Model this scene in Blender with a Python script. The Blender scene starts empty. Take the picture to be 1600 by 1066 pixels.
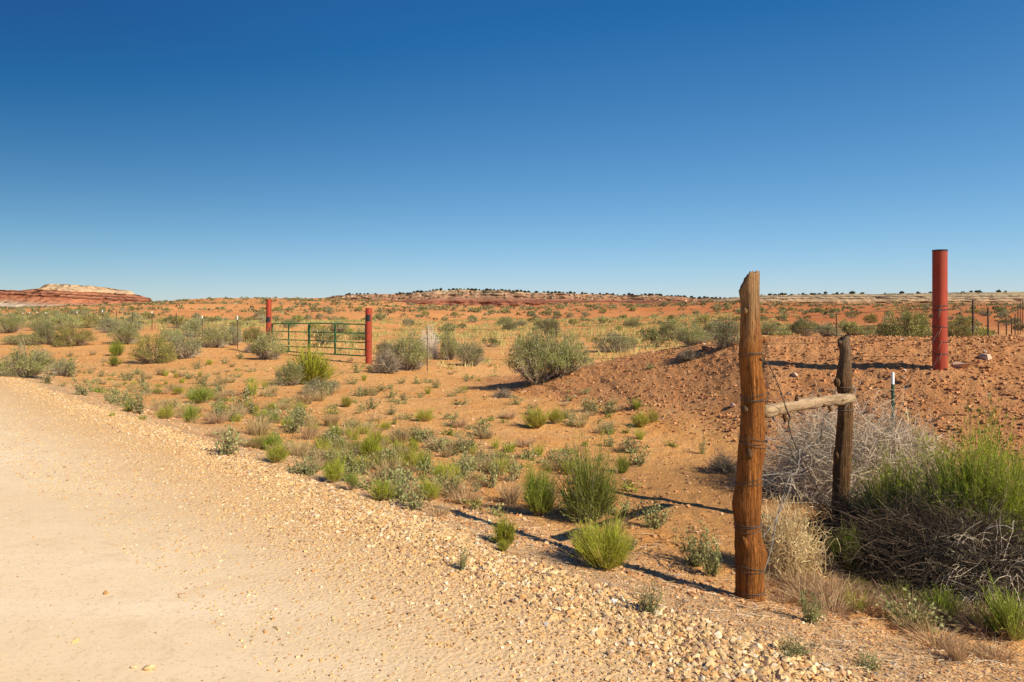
import bpy, math
import numpy as np
from mathutils import Vector

# ------------------------------------------------------------------ camera, sky, sun, exposure
SC = bpy.context.scene
COL = SC.collection
F = 1067.0          # focal length in pixels of the 1600 px wide photograph
EYE = 1.65
HZ = 485.0          # image row of the horizon
cam_d = bpy.data.cameras.new('camera')
cam_d.sensor_width = 36.0
cam_d.lens = 36.0 * F / 1600.0
cam_d.shift_y = -(533.0 - HZ) / 1600.0
cam_d.clip_start = 0.05
cam_d.clip_end = 20000.0
cam = bpy.data.objects.new('camera', cam_d)
cam.location = (0, 0, EYE)
cam.rotation_euler = (math.radians(90), 0, 0)
COL.objects.link(cam)
SC.camera = cam

SUN_EL = math.radians(35.5)
SUN_AZ = math.radians(126.9)          # clockwise from +Y
SKY_OFF, SKY_K, SKY_TOP, SKY_HOR = .0, 1.75, 1.12, .42
SKY_RGB = ((-1.05, 1.14, -.01, 9.0), (-1.4, 1.70, -.065, 9.5), (-1.0, 1.72, -.045, 12.0))
world = bpy.data.worlds.new("World")
SC.world = world
world.use_nodes = True
wn = world.node_tree
for n in list(wn.nodes):
    wn.nodes.remove(n)
w_out = wn.nodes.new('ShaderNodeOutputWorld')
w_bg = wn.nodes.new('ShaderNodeBackground')
w_sky = wn.nodes.new('ShaderNodeTexSky')
w_sky.sky_type = 'NISHITA'
w_sky.sun_disc = False
w_sky.sun_elevation = SUN_EL
w_sky.sun_rotation = SUN_AZ
w_sky.altitude = 1600.0
w_sky.air_density = 1.0
w_sky.dust_density = 0.3
w_sky.ozone_density = 2.0
w_bg.inputs['Strength'].default_value = 0.066
# clear, dry high-desert air: less red in the skylight, deeper blue away from the sun
def _wm(op, a, b=0.0, c=0.0):
    nd = wn.nodes.new('ShaderNodeMath'); nd.operation = op
    for i, v in enumerate((a, b, c)):
        if isinstance(v, bpy.types.NodeSocket): wn.links.new(v, nd.inputs[i])
        else: nd.inputs[i].default_value = v
    return nd.outputs[0]
w_tc = wn.nodes.new('ShaderNodeTexCoord')
w_nrm = wn.nodes.new('ShaderNodeVectorMath'); w_nrm.operation = 'NORMALIZE'
wn.links.new(w_tc.outputs['Generated'], w_nrm.inputs[0])
w_dot = wn.nodes.new('ShaderNodeVectorMath'); w_dot.operation = 'DOT_PRODUCT'
wn.links.new(w_nrm.outputs[0], w_dot.inputs[0])
w_dot.inputs[1].default_value = (math.sin(SUN_AZ) * math.cos(SUN_EL), math.cos(SUN_AZ) * math.cos(SUN_EL), math.sin(SUN_EL))
w_xyz = wn.nodes.new('ShaderNodeSeparateXYZ'); wn.links.new(w_nrm.outputs[0], w_xyz.inputs[0])
w_t = _wm('MAXIMUM', _wm('SUBTRACT', SKY_OFF, w_dot.outputs['Value']), 0.0)
w_el = _wm('MULTIPLY_ADD', _wm('MINIMUM', _wm('MAXIMUM', w_xyz.outputs['Z'], 0.0), .35), (1 - SKY_HOR) / .35, SKY_HOR)
w_f = _wm('SUBTRACT', SKY_TOP, _wm('MULTIPLY', _wm('MULTIPLY', _wm('MULTIPLY', w_t, w_t), SKY_K), w_el))
w_sep = wn.nodes.new('ShaderNodeSeparateColor'); w_com = wn.nodes.new('ShaderNodeCombineColor')
wn.links.new(w_sky.outputs['Color'], w_sep.inputs[0])
for _i, (_a, _b, _d, _lim) in enumerate(SKY_RGB):
    _c = _wm('MINIMUM', _wm('MULTIPLY', w_sep.outputs[_i], w_f), _lim)
    _v = _wm('MULTIPLY_ADD', _c, _wm('MULTIPLY_ADD', _c, _d, _b), _a)
    wn.links.new(_wm('MAXIMUM', _v, _wm('MULTIPLY', _c, .2)), w_com.inputs[_i])
wn.links.new(w_com.outputs[0], w_bg.inputs['Color'])
wn.links.new(w_bg.outputs['Background'], w_out.inputs['Surface'])

sun_d = bpy.data.lights.new('sun', 'SUN')
sun_d.energy = 5.0
sun_d.angle = math.radians(0.53)
sun_d.color = (1.0, 0.90, 0.74)
sun = bpy.data.objects.new('sun', sun_d)
sd = Vector((-math.sin(SUN_AZ) * math.cos(SUN_EL), -math.cos(SUN_AZ) * math.cos(SUN_EL), -math.sin(SUN_EL)))
sun.rotation_euler = sd.to_track_quat('-Z', 'Y').to_euler()
sun.location = (30, -20, 40)
COL.objects.link(sun)

SC.view_settings.view_transform = 'Standard'
SC.view_settings.look = 'None'
SC.view_settings.gamma = 1.0
SC.view_settings.use_curve_mapping = False
SC.view_settings.exposure = 0.42

# ------------------------------------------------------------------ numeric helpers
def R(seed):
    return np.random.default_rng(seed)

def hash2(ix, iy, seed):
    h = (ix.astype(np.int64) * 374761393 + iy.astype(np.int64) * 668265263 + seed * 1442695041) & 0xFFFFFFFF
    h = ((h ^ (h >> 13)) * 1274126177) & 0xFFFFFFFF
    h = h ^ (h >> 16)
    return (h & 0xFFFFFF) / float(0xFFFFFF)

def vnoise(x, y, seed=0):
    x = np.asarray(x, float); y = np.asarray(y, float)
    ix = np.floor(x); iy = np.floor(y)
    fx = x - ix; fy = y - iy
    fx = fx * fx * (3 - 2 * fx); fy = fy * fy * (3 - 2 * fy)
    ix = ix.astype(np.int64); iy = iy.astype(np.int64)
    a = hash2(ix, iy, seed); b = hash2(ix + 1, iy, seed)
    c = hash2(ix, iy + 1, seed); d = hash2(ix + 1, iy + 1, seed)
    return (a * (1 - fx) + b * fx) * (1 - fy) + (c * (1 - fx) + d * fx) * fy

def fbm(x, y, seed=0, octv=4):
    s = 0.0; a = 0.5; t = 0.0
    for o in range(octv):
        s = s + a * vnoise(x, y, seed + o * 17); t += a
        x = x * 2.03 + 3.1; y = y * 2.03 - 1.7; a *= 0.5
    return s / t * 2 - 1          # about -1..1

def sstep(t):
    t = np.clip(t, 0, 1)
    return t * t * (3 - 2 * t)

# ------------------------------------------------------------------ terrain
def P2A(px):
    return (px - 800.0) / F
HILL_PX = [-500, -200, 0, 100, 200, 240, 300, 340, 420, 520, 600, 660, 760, 830, 880, 930, 1000, 1060, 1100, 1180, 1250, 1600, 2100]
HILL_PY = [478, 481, 483, 481, 475.5, 473, 469, 467, 466.5, 467.5, 471, 477, 480, 479, 474, 472, 474, 472, 471, 472, 475, 476, 474]
HILL_A = [P2A(p) for p in HILL_PX]
HILL_Z = [EYE + (HZ - p) / F * 320 for p in HILL_PY]
M_A = [-.06, -.02, .094, .1875, .28, .375, .56, .75, 1.2]
M_YF = [18.2, 17, 14.2, 11.9, 10.6, 9.3, 7.6, 6.2, 4.8]
M_YC = [19.5, 19, 18, 17.5, 16.5, 14.5, 13.5, 13, 12.5]
M_ZC = [-.42, -.28, .10, .47, .79, 1.04, 1.08, 1.1, 1.05]

def road_d(x, y):
    return (x + y - 4.4) / math.sqrt(2)

def mound_w(x, y):
    """0..1 how much of the mound's rise is present; also its crest height"""
    yy = np.maximum(y, 0.5)
    a = np.clip(x / yy, -1.2, 1.2)
    yf = np.interp(a, M_A, M_YF); yc = np.interp(a, M_A, M_YC); zc = np.interp(a, M_A, M_ZC)
    up = sstep((y - yf) / (yc - yf)) ** 0.95
    dn = 1 - sstep((y - yc - 0.6) / 5.5)
    w = up * dn * sstep((a + .10) / .20)
    w = np.where(y < 1.0, 0, w)
    return w, zc

def H(x, y, fine=False):
    x = np.asarray(x, float); y = np.asarray(y, float)
    d = road_d(x, y) + 0.18 * fbm(x * .8, y * .8, 5, 2)
    z = np.interp(d, [-9, -5, 0, .45, 1.2, 3, 6, 12, 40], [-.02, .02, 0, -.07, -.24, -.36, -.44, -.48, -.5])
    far = sstep((np.hypot(x, y) - 6) / 20)
    z = z + far * (1 - sstep((0 - d) / .5)) * 0.16 * fbm(x / 5., y / 5., 11, 3)
    # damp hollow between the mound and the road
    z = z - .10 * np.exp(-((x - 2.2) ** 2 + (y - 8.6) ** 2) / 4.0)
    w, zc = mound_w(x, y)
    z = z + w * (zc + .5)
    # dune rise around the left fence
    z = z + .75 * sstep((-x - 12) / 8) * sstep((y - 28) / 14) * (1 - .5 * sstep((y - 60) / 60))
    # hills
    yy = np.maximum(y, 1.0)
    a = x / yy
    r0 = np.interp(a, [P2A(0), P2A(200), P2A(350), P2A(900), P2A(1150), P2A(1600)], [60, 75, 120, 120, 45, 35])
    cz = np.interp(a, HILL_A, HILL_Z)
    rr = np.where(y > 0, y, 0)
    t = np.clip((rr - r0) / (320 - r0), 0, 1)
    z = z + (cz + .5) * (t ** 1.15) * np.where(y > 320, np.clip(1 - (y - 320) / 900, .35, 1), 1)
    z = z + sstep((rr - 60) / 120) * (1.3 * fbm(x / 38., y / 30., 21, 3) + .45 * fbm(x / 9., y / 7., 25, 2)) * (1 - .5 * sstep((rr - 200) / 100))
    if fine:
        rd = sstep((d + .2) / .6)          # 0 on the road
        r = np.hypot(x, y)
        z = z + rd * (.03 * fbm(x * 1.7, y * 1.7, 31, 4)) + (1 - rd) * .006 * fbm(x * 2, y * 2, 33, 3)
        nearw = 1 - sstep((r - 30) / 20)
        cl = np.abs(fbm(x * 5.5, y * 5.5, 41, 3))
        z = z + w * nearw * (.055 * (cl - .25) + .04 * fbm(x * 3, y * 3, 43, 3) + .03 * fbm(x * 14, y * 14, 44, 2))
        z = z + rd * (1 - w) * nearw * .012 * fbm(x * 9, y * 9, 47, 2)
        # erosion rills down the mound face
        z = z - w * (1 - w) * 4 * .05 * sstep(fbm(x * 3.2 + y * .6, y * .5 - x * .4, 49, 3) * 2.0) * nearw
    return z

def ground_hit(px, py):
    a = (px - 800.0) / F; s = -(py - HZ) / F
    Y = np.geomspace(1.6, 330, 6000)
    g = (EYE + s * Y) - H(a * Y, Y)
    k = np.argmax(g < 0) if (g < 0).any() else 5999
    y0 = Y[max(k - 1, 0)]; y1 = Y[k]
    g0 = g[max(k - 1, 0)]; g1 = g[k]
    y = y0 + (y1 - y0) * (g0 / (g0 - g1 + 1e-9)) if k > 0 else y0
    return float(a * y), float(y), float(H(a * y, y))

def at(px, py, Y):
    return Vector(((px - 800) / F * Y, Y, EYE - (py - HZ) / F * Y))

# ------------------------------------------------------------------ mesh building
class Acc:
    def __init__(s):
        s.v = []; s.c = []; s.q = []; s.t = []; s.n = 0
    def add(s, v, quads=None, tris=None, col=(1, 1, 1)):
        v = np.asarray(v, np.float32).reshape(-1, 3)
        col = np.asarray(col, np.float32)
        if col.ndim == 1:
            col = np.tile(col, (len(v), 1))
        s.v.append(v); s.c.append(col)
        if quads is not None and len(quads):
            s.q.append(np.asarray(quads, np.int64).reshape(-1, 4) + s.n)
        if tris is not None and len(tris):
            s.t.append(np.asarray(tris, np.int64).reshape(-1, 3) + s.n)
        s.n += len(v)
        return s
    def mesh(s, name, mat=None, smooth=False, colors=True):
        me = bpy.data.meshes.new(name)
        v = np.concatenate(s.v); me.vertices.add(len(v)); me.vertices.foreach_set('co', v.ravel())
        q = np.concatenate(s.q) if s.q else np.zeros((0, 4), np.int64)
        t = np.concatenate(s.t) if s.t else np.zeros((0, 3), np.int64)
        nl = q.size + t.size
        me.loops.add(nl)
        me.loops.foreach_set('vertex_index', np.concatenate([q.ravel(), t.ravel()]).astype(np.int32))
        me.polygons.add(len(q) + len(t))
        st = np.concatenate([np.arange(len(q)) * 4, q.size + np.arange(len(t)) * 3]).astype(np.int32)
        me.polygons.foreach_set('loop_start', st)
        me.polygons.foreach_set('use_smooth', np.full(len(st), smooth))
        if colors:
            c = np.concatenate(s.c)
            at_ = me.color_attributes.new('tint', 'FLOAT_COLOR', 'POINT')
            at_.data.foreach_set('color', np.concatenate([c, np.ones((len(c), 1), np.float32)], 1).ravel())
        if mat:
            me.materials.append(mat)
        me.update(calc_edges=True)
        return me

def link(name, me, parent=None, loc=None, rz=0.0, scale=None):
    o = bpy.data.objects.new(name, me)
    COL.objects.link(o)
    if parent is not None:
        o.parent = parent
    if loc is not None:
        o.location = loc
    if rz:
        o.rotation_euler = (0, 0, rz)
    if scale is not None:
        o.scale = scale
    return o

def tag(o, label=None, cat=None, group=None, kind=None):
    if label: o['label'] = label
    if cat: o['category'] = cat
    if group: o['group'] = group
    if kind: o['kind'] = kind
    return o

def unit(v):
    return v / (np.linalg.norm(v, axis=-1, keepdims=True) + 1e-9)

def strands(acc, P, Rad, col, k=3, seed=0):
    """P (n,s,3) paths, Rad (n,s) radii, col (n,3)/(n,s,3)"""
    P = np.asarray(P, float); n, s, _ = P.shape
    rng = R(seed)
    D = unit(P[:, -1] - P[:, 0])
    u = unit(np.cross(D, rng.normal(size=(n, 3)))); w = np.cross(D, u)
    if k == 2:
        ring = np.stack([P + u[:, None] * Rad[..., None], P - u[:, None] * Rad[..., None]], 2)
    else:
        ang = np.arange(k) * 2 * math.pi / k
        ring = np.stack([P + (u[:, None] * math.cos(t) + w[:, None] * math.sin(t)) * Rad[..., None] for t in ang], 2)
    V = ring.reshape(-1, 3)
    col = np.asarray(col, float)
    if col.ndim == 2:
        col = np.repeat(col[:, None], s, 1)
    C = np.repeat(col[:, :, None], k, 2).reshape(-1, 3)
    base = (np.arange(n) * s * k)[:, None, None]
    i = (np.arange(s - 1) * k)[None, :, None]
    if k == 2:
        b = (base + i)[..., 0]
        q = np.stack([b, b + 1, b + 3, b + 2], -1)
    else:
        j = np.arange(k)[None, None, :]; j2 = (j + 1) % k
        q = np.stack([base + i + j, base + i + j2, base + i + k + j2, base + i + k + j], -1)
    acc.add(V, quads=q.reshape(-1, 4), col=C)

def leaves(acc, C, D, L, W, col, seed=0):
    rng = R(seed)
    D = unit(D); S = unit(np.cross(D, rng.normal(size=D.shape)))
    N = np.cross(D, S)
    L = np.asarray(L)[:, None]; W = np.asarray(W)[:, None]
    v = np.stack([C, C + D * L * .5 + S * W + N * W * .3, C + D * L, C + D * L * .5 - S * W + N * W * .3], 1)
    q = np.arange(len(C) * 4).reshape(-1, 4)
    acc.add(v.reshape(-1, 3), quads=q, col=np.repeat(col, 4, 0))

def tube(acc, pts, rad, col=(1, 1, 1), k=10, caps=True):
    pts = [Vector(p) for p in pts]
    n = len(pts)
    rads = rad if hasattr(rad, '__len__') else [rad] * n
    vs = []
    prev = None
    for i, p in enumerate(pts):
        t = (pts[min(i + 1, n - 1)] - pts[max(i - 1, 0)]).normalized()
        if prev is None:
            ref = Vector((0, 0, 1)) if abs(t.z) < .9 else Vector((1, 0, 0))
            u = t.cross(ref).normalized()
        else:
            u = (prev - t * prev.dot(t)).normalized()
        prev = u
        w = t.cross(u)
        for j in range(k):
            a = 2 * math.pi * j / k
            vs.append(p + (u * math.cos(a) + w * math.sin(a)) * rads[i])
    q = [(i * k + j, i * k + (j + 1) % k, (i + 1) * k + (j + 1) % k, (i + 1) * k + j) for i in range(n - 1) for j in range(k)]
    tr = []
    if caps:
        vs.append(pts[0]); vs.append(pts[-1])
        c0 = n * k; c1 = n * k + 1
        for j in range(k):
            tr.append((c0, (j + 1) % k, j)); tr.append((c1, (n - 1) * k + j, (n - 1) * k + (j + 1) % k))
    acc.add([tuple(v) for v in vs], quads=q, tris=tr, col=col)

def box(acc, c, h, col=(1, 1, 1), rot=None):
    v = np.array([[x, y, z] for x in (-1, 1) for y in (-1, 1) for z in (-1, 1)], float) * np.array(h)
    if rot is not None:
        ca, sa = math.cos(rot), math.sin(rot)
        v = np.stack([v[:, 0] * ca - v[:, 1] * sa, v[:, 0] * sa + v[:, 1] * ca, v[:, 2]], 1)
    v = v + np.array(c)
    acc.add(v, quads=[(0, 1, 3, 2), (4, 6, 7, 5), (0, 4, 5, 1), (2, 3, 7, 6), (0, 2, 6, 4), (1, 5, 7, 3)], col=col)

# ------------------------------------------------------------------ materials
class NT:
    def __init__(s, name):
        s.m = bpy.data.materials.new(name); s.m.use_nodes = True
        s.t = s.m.node_tree
        for n in list(s.t.nodes): s.t.nodes.remove(n)
        s.out = s.t.nodes.new('ShaderNodeOutputMaterial')
    def n(s, typ, **kw):
        nd = s.t.nodes.new(typ)
        for k, v in kw.items():
            if k in nd.inputs.keys():
                s.set(nd.inputs[k], v)
            else:
                setattr(nd, k, v)
        return nd
    def set(s, sock, v):
        if isinstance(v, bpy.types.NodeSocket): s.t.links.new(v, sock)
        elif isinstance(v, (tuple, list)) and len(v) == 3 and sock.type == 'RGBA': sock.default_value = (*v, 1)
        else: sock.default_value = v
    def noise(s, scale, detail=3, rough=.55, vec=None, dist=0.0):
        nd = s.n('ShaderNodeTexNoise'); nd.inputs['Scale'].default_value = scale
        nd.inputs['Detail'].default_value = detail; nd.inputs['Roughness'].default_value = rough
        nd.inputs['Distortion'].default_value = dist
        if vec is not None: s.t.links.new(vec, nd.inputs['Vector'])
        return nd.outputs['Fac']
    def ramp(s, fac, stops):
        nd = s.n('ShaderNodeValToRGB'); s.t.links.new(fac, nd.inputs['Fac'])
        el = nd.color_ramp.elements
        while len(el) < len(stops): el.new(.5)
        for e, (p, c) in zip(el, stops):
            e.position = p
            e.color = (*c, 1) if isinstance(c, tuple) else (c, c, c, 1)
        return nd.outputs['Color']
    def mix(s, fac, a, b, mode='MIX'):
        nd = s.n('ShaderNodeMix', data_type='RGBA', blend_type=mode)
        s.set(nd.inputs[0], fac); s.set(nd.inputs[6], a); s.set(nd.inputs[7], b)
        return nd.outputs[2]
    def math(s, op, a, b=0.0, c=None):
        nd = s.n('ShaderNodeMath', operation=op)
        s.set(nd.inputs[0], a); s.set(nd.inputs[1], b)
        if c is not None: s.set(nd.inputs[2], c)
        return nd.outputs[0]
    def bump(s, h, strength, dist, normal=None):
        nd = s.n('ShaderNodeBump'); nd.inputs['Strength'].default_value = strength
        nd.inputs['Distance'].default_value = dist
        s.t.links.new(h, nd.inputs['Height'])
        if normal is not None: s.t.links.new(normal, nd.inputs['Normal'])
        return nd.outputs['Normal']
    def pos(s, scale=(1, 1, 1), obj=False):
        src = s.n('ShaderNodeTexCoord').outputs['Object'] if obj else s.n('ShaderNodeNewGeometry').outputs['Position']
        mp = s.n('ShaderNodeMapping'); s.t.links.new(src, mp.inputs['Vector'])
        mp.inputs['Scale'].default_value = scale
        return mp.outputs['Vector']
    def attr(s, name, out='Color'):
        nd = s.n('ShaderNodeAttribute'); nd.attribute_name = name
        return nd.outputs[out]
    def finish(s, color, rough=.9, normal=None, spec=.25, metal=0.0, transl=0.0):
        b = s.n('ShaderNodeBsdfPrincipled')
        s.set(b.inputs['Base Color'], color); s.set(b.inputs['Roughness'], rough)
        b.inputs['Specular IOR Level'].default_value = spec
        s.set(b.inputs['Metallic'], metal)
        if normal is not None: s.t.links.new(normal, b.inputs['Normal'])
        o = b.outputs['BSDF']
        if transl > 0:
            tr = s.n('ShaderNodeBsdfTranslucent'); s.set(tr.inputs['Color'], color)
            mx = s.n('ShaderNodeMixShader'); mx.inputs[0].default_value = transl
            s.t.links.new(o, mx.inputs[1]); s.t.links.new(tr.outputs[0], mx.inputs[2]); o = mx.outputs[0]
        s.t.links.new(o, s.out.inputs['Surface'])
        return s.m

def mat_foliage():
    t = NT('foliage')
    c = t.attr('tint')
    rnd = t.n('ShaderNodeObjectInfo').outputs['Random']
    hs = t.n('ShaderNodeHueSaturation')
    t.set(hs.inputs['Color'], c)
    t.set(hs.inputs['Value'], t.math('MULTIPLY_ADD', rnd, .35, .82))
    t.set(hs.inputs['Hue'], t.math('MULTIPLY_ADD', rnd, .016, .492))
    return t.finish(hs.outputs['Color'], rough=.65, spec=.15, transl=.25)

def mat_twig():
    t = NT('twigs')
    return t.finish(t.attr('tint'), rough=.85, spec=.1)

def mat_stone():
    t = NT('stone_chips')
    c = t.attr('tint')
    n = t.noise(60, 3, vec=t.pos())
    c = t.mix(.25, c, t.ramp(n, [(.3, .35), (.7, 1.0)]), 'MULTIPLY')
    return t.finish(c, rough=.9, spec=.2)

SAND = (.50, .222, .082); SAND2 = (.42, .165, .052)
def mat_ground():
    t = NT('desert_soil')
    reg = t.attr('tint')                     # R mound, G hollow, B pale gravelly margin
    sep = t.n('ShaderNodeSeparateColor'); t.t.links.new(reg, sep.inputs[0])
    mound, hollow, margin = sep.outputs[0], sep.outputs[1], sep.outputs[2]
    p = t.pos()
    n_big = t.noise(.22, 4, .6, p); n_med = t.noise(1.6, 5, .65, p); n_fine = t.noise(38, 4, .7, p)
    n_vf = t.noise(160, 2, .6, p)
    c = t.mix(t.ramp(n_big, [(.35, 0.), (.65, 1.)]), (.80, .41, .135), (.72, .32, .085))
    c = t.mix(t.ramp(n_med, [(.42, 0.), (.68, .7)]), c, (.82, .475, .19))
    c = t.mix(t.ramp(t.noise(5.5, 5, .7, p), [(.50, 0.), (.66, .45)]), c, (.40, .22, .10))
    # far sand is redder than the trampled verge
    ds = t.n('ShaderNodeVectorMath', operation='LENGTH'); t.t.links.new(p, ds.inputs[0])
    farf = t.ramp(t.math('DIVIDE', ds.outputs['Value'], 200.), [(.12, 0.), (.55, 1.)])
    c = t.mix(farf, c, t.mix(t.ramp(t.noise(.05, 5, .6, p), [(.4, 0.), (.62, 1.)]), (.66, .30, .100), (.57, .225, .075)))
    # redder clay beds towards the right-hand hills
    sx = t.n('ShaderNodeSeparateXYZ'); t.t.links.new(p, sx.inputs[0])
    redf = t.ramp(t.math('ADD', t.math('DIVIDE', sx.outputs['X'], 160.), t.math('MULTIPLY', t.noise(.03, 4, .6, p), .8)), [(.35, 0.), (.75, 1.)])
    c = t.mix(t.math('MULTIPLY', redf, farf), c, (.47, .16, .05))
    # clods colour on the mound
    mc = t.mix(t.ramp(n_med, [(.35, 0.), (.65, 1.)]), (.54, .235, .085), (.62, .305, .12))
    c = t.mix(mound, c, mc)
    c = t.mix(t.math('MULTIPLY', hollow, t.ramp(n_med, [(.25, .6), (.6, 1.)])), c, (.50, .25, .085))
    c = t.mix(t.math('MULTIPLY', margin, .8), c, (.70, .46, .24))
    # dark specks and pale grit
    sp = t.ramp(n_fine, [(.34, .42), (.43, 1.)])
    c = t.mix(.75, c, sp, 'MULTIPLY')
    gr = t.ramp(t.noise(70, 2, .5, p), [(.66, 0.), (.72, .5)])
    c = t.mix(gr, c, (.74, .56, .38))
    hgt = t.math('ADD', t.math('MULTIPLY', n_fine, .6), t.math('MULTIPLY', t.noise(9, 5, .65, p), 1.0))
    nm = t.bump(hgt, 1.0, .06)
    nm = t.bump(n_vf, .5, .006, nm)
    return t.finish(c, rough=.95, normal=nm, spec=.1)

def mat_road():
    t = NT('gravel_road')
    reg = t.attr('tint')
    sep = t.n('ShaderNodeSeparateColor'); t.t.links.new(reg, sep.inputs[0])
    p = t.pos()
    mp = t.n('ShaderNodeMapping'); t.t.links.new(p, mp.inputs['Vector'])
    mp.inputs['Rotation'].default_value = (0, 0, math.radians(45)); mp.inputs['Scale'].default_value = (.12, 1.0, 1)
    along = t.noise(1.5, 4, .6, mp.outputs['Vector'])
    n1 = t.noise(.9, 5, .6, p); n2 = t.noise(45, 4, .7, p); n3 = t.noise(120, 3, .6, p)
    c = t.mix(t.ramp(n1, [(.35, 0.), (.68, 1.)]), (.76, .56, .325), (.80, .62, .395))
    c = t.mix(t.ramp(along, [(.4, 0.), (.65, .6)]), c, (.84, .68, .46))
    # compacted wheel lines and dusty patches
    wv = t.n('ShaderNodeMapping'); t.t.links.new(p, wv.inputs['Vector'])
    wv.inputs['Rotation'].default_value = (0, 0, math.radians(45)); wv.inputs['Scale'].default_value = (.05, .8, 1)
    c = t.mix(t.ramp(t.noise(1.2, 2, .5, wv.outputs['Vector']), [(.44, 0.), (.56, .55)]), c, (.72, .53, .31))
    c = t.mix(t.ramp(t.noise(3.2, 5, .7, p, .8), [(.52, 0.), (.66, .5)]), c, (.66, .46, .25))
    c = t.mix(t.math('MULTIPLY', sep.outputs[0], .9), c, (.64, .40, .18))
    c = t.mix(.5, c, t.ramp(n2, [(.28, .5), (.46, 1.)]), 'MULTIPLY')
    c = t.mix(t.ramp(n3, [(.62, 0.), (.72, .5)]), c, (.84, .70, .50))
    c = t.mix(t.ramp(t.noise(11, 4, .7, p), [(.30, .45), (.42, 0.)]), c, (.58, .40, .22))
    vo = t.n('ShaderNodeTexVoronoi'); vo.inputs['Scale'].default_value = 38
    t.t.links.new(p, vo.inputs['Vector'])
    peb = t.math('MULTIPLY', t.math('SUBTRACT', .45, vo.outputs['Distance']), t.math('MULTIPLY_ADD', sep.outputs[0], 1.0, .04))
    nm = t.bump(peb, .6, .012)
    c = t.mix(t.ramp(t.noise(55, 2, .5, t.pos((1, 1, 1))), [(.27, .7), (.33, 0.)]), c, (.36, .24, .13))
    nm = t.bump(n3, .35, .006, nm)
    return t.finish(c, rough=.92, normal=nm, spec=.12)

def mat_mesa(name, stops, zlo, zhi, sc=1.0, tilt=0.0, toff=0.0):
    t = NT(name)
    g = t.n('ShaderNodeNewGeometry').outputs['Position']
    sx = t.n('ShaderNodeSeparateXYZ'); t.t.links.new(g, sx.inputs[0])
    p = t.pos((.5, .5, 1.6))
    wob = t.noise(.05 * sc, 5, .7, t.pos())
    zz = t.math('ADD', sx.outputs['Z'], t.math('MULTIPLY', t.math('SUBTRACT', wob, .5), (zhi - zlo) * .16))
    if tilt:
        zz = t.math('ADD', t.math('ADD', zz, toff), t.math('MULTIPLY', sx.outputs['X'], tilt))
    f = t.math('DIVIDE', t.math('SUBTRACT', zz, zlo), zhi - zlo)
    c = t.ramp(f, stops)
    n = t.noise(.35 * sc, 6, .75, p)
    c = t.mix(.9, c, t.ramp(n, [(.36, .25), (.5, 1.), (.75, 1.2)]), 'MULTIPLY')
    blot = t.ramp(t.noise(.22 * sc, 4, .8, t.pos()), [(.56, 0.), (.66, .7)])
    c = t.mix(blot, c, (.17, .13, .065))
    nm = t.bump(t.noise(.5 * sc, 6, .75, p), 1.0, 1.2)
    return t.finish(c, rough=.95, normal=nm, spec=.05)

def mat_wood(name, base, dark, grey, greyz, streak=1.0):
    t = NT(name)
    p = t.pos((30, 30, 1.6), obj=True)
    g = t.noise(1.3, 6, .7, p, .6)
    crack = t.noise(2.2, 3, .6, t.pos((52, 52, 1.3), obj=True), .3)
    ob = t.n('ShaderNodeSeparateXYZ'); t.t.links.new(t.n('ShaderNodeTexCoord').outputs['Object'], ob.inputs[0])
    c = t.mix(t.ramp(g, [(.3, 0.), (.68, 1.)]), dark, base)
    blot = t.noise(5.0, 6, .75, t.pos((1, 1, .45), obj=True), .6)
    spk = t.noise(60, 3, .7, t.pos((1, 1, .6), obj=True))
    c = t.mix(t.ramp(spk, [(.34, .6), (.46, 0.)]), c, tuple(v * .55 for v in dark))
    c = t.mix(t.ramp(blot, [(.35, .55), (.6, 0.)]), c, tuple(v * .6 for v in dark))
    top = t.math('MULTIPLY', t.math('SUBTRACT', ob.outputs['Z'], greyz - .35), 1 / .35)
    top = t.math('MINIMUM', t.math('MAXIMUM', t.math('ADD', top, t.math('MULTIPLY', t.math('SUBTRACT', g, .5), 2.2)), 0.), 1.)
    c = t.mix(t.math('MULTIPLY', top, .8), c, grey)
    ck = t.ramp(crack, [(.35, .22), (.42, 1.)])
    c = t.mix(.85, c, ck, 'MULTIPLY')
    nm = t.bump(t.math('ADD', g, t.math('MULTIPLY', crack, 1.6)), 1.0, .022)
    return t.finish(c, rough=.8, normal=nm, spec=.15)

def mat_paint(name, col, rust=(.16, .05, .02), amt=.5, rough=.5, scale=6):
    t = NT(name)
    n = t.noise(scale, 6, .7, t.pos(obj=True))
    n2 = t.noise(2.2, 4, .6, t.pos((1, 1, .25), obj=True))
    c = t.mix(t.ramp(n, [(.55, 0.), (.72, amt)]), col, rust)
    c = t.mix(t.ramp(n2, [(.3, .35), (.7, 0.)]), c, tuple(v * .75 for v in col))
    r = t.ramp(n, [(.4, rough), (.7, min(rough + .25, 1))])
    nm = t.bump(n, .25, .004)
    return t.finish(c, rough=r, normal=nm, spec=.35)

def mat_red():
    t = NT('rust_red_paint')
    n = t.noise(9, 6, .7, t.pos(obj=True))
    st = t.noise(1.0, 5, .65, t.pos((16, 16, .7), obj=True))
    bl = t.noise(2.4, 4, .6, t.pos((1, 1, .5), obj=True))
    c = t.mix(t.ramp(bl, [(.35, 0.), (.68, 1.)]), (.42, .058, .022), (.33, .045, .018))
    c = t.mix(t.ramp(st, [(.44, 0.), (.66, .75)]), c, (.17, .035, .018))
    c = t.mix(t.ramp(st, [(.26, .5), (.36, 0.)]), c, (.47, .13, .07))
    c = t.mix(t.ramp(n, [(.60, 0.), (.68, .8)]), c, (.13, .05, .025))
    nm = t.bump(t.math('ADD', n, st), .35, .006)
    return t.finish(c, rough=t.ramp(n, [(.4, .5), (.7, .8)]), normal=nm, spec=.3)

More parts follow.
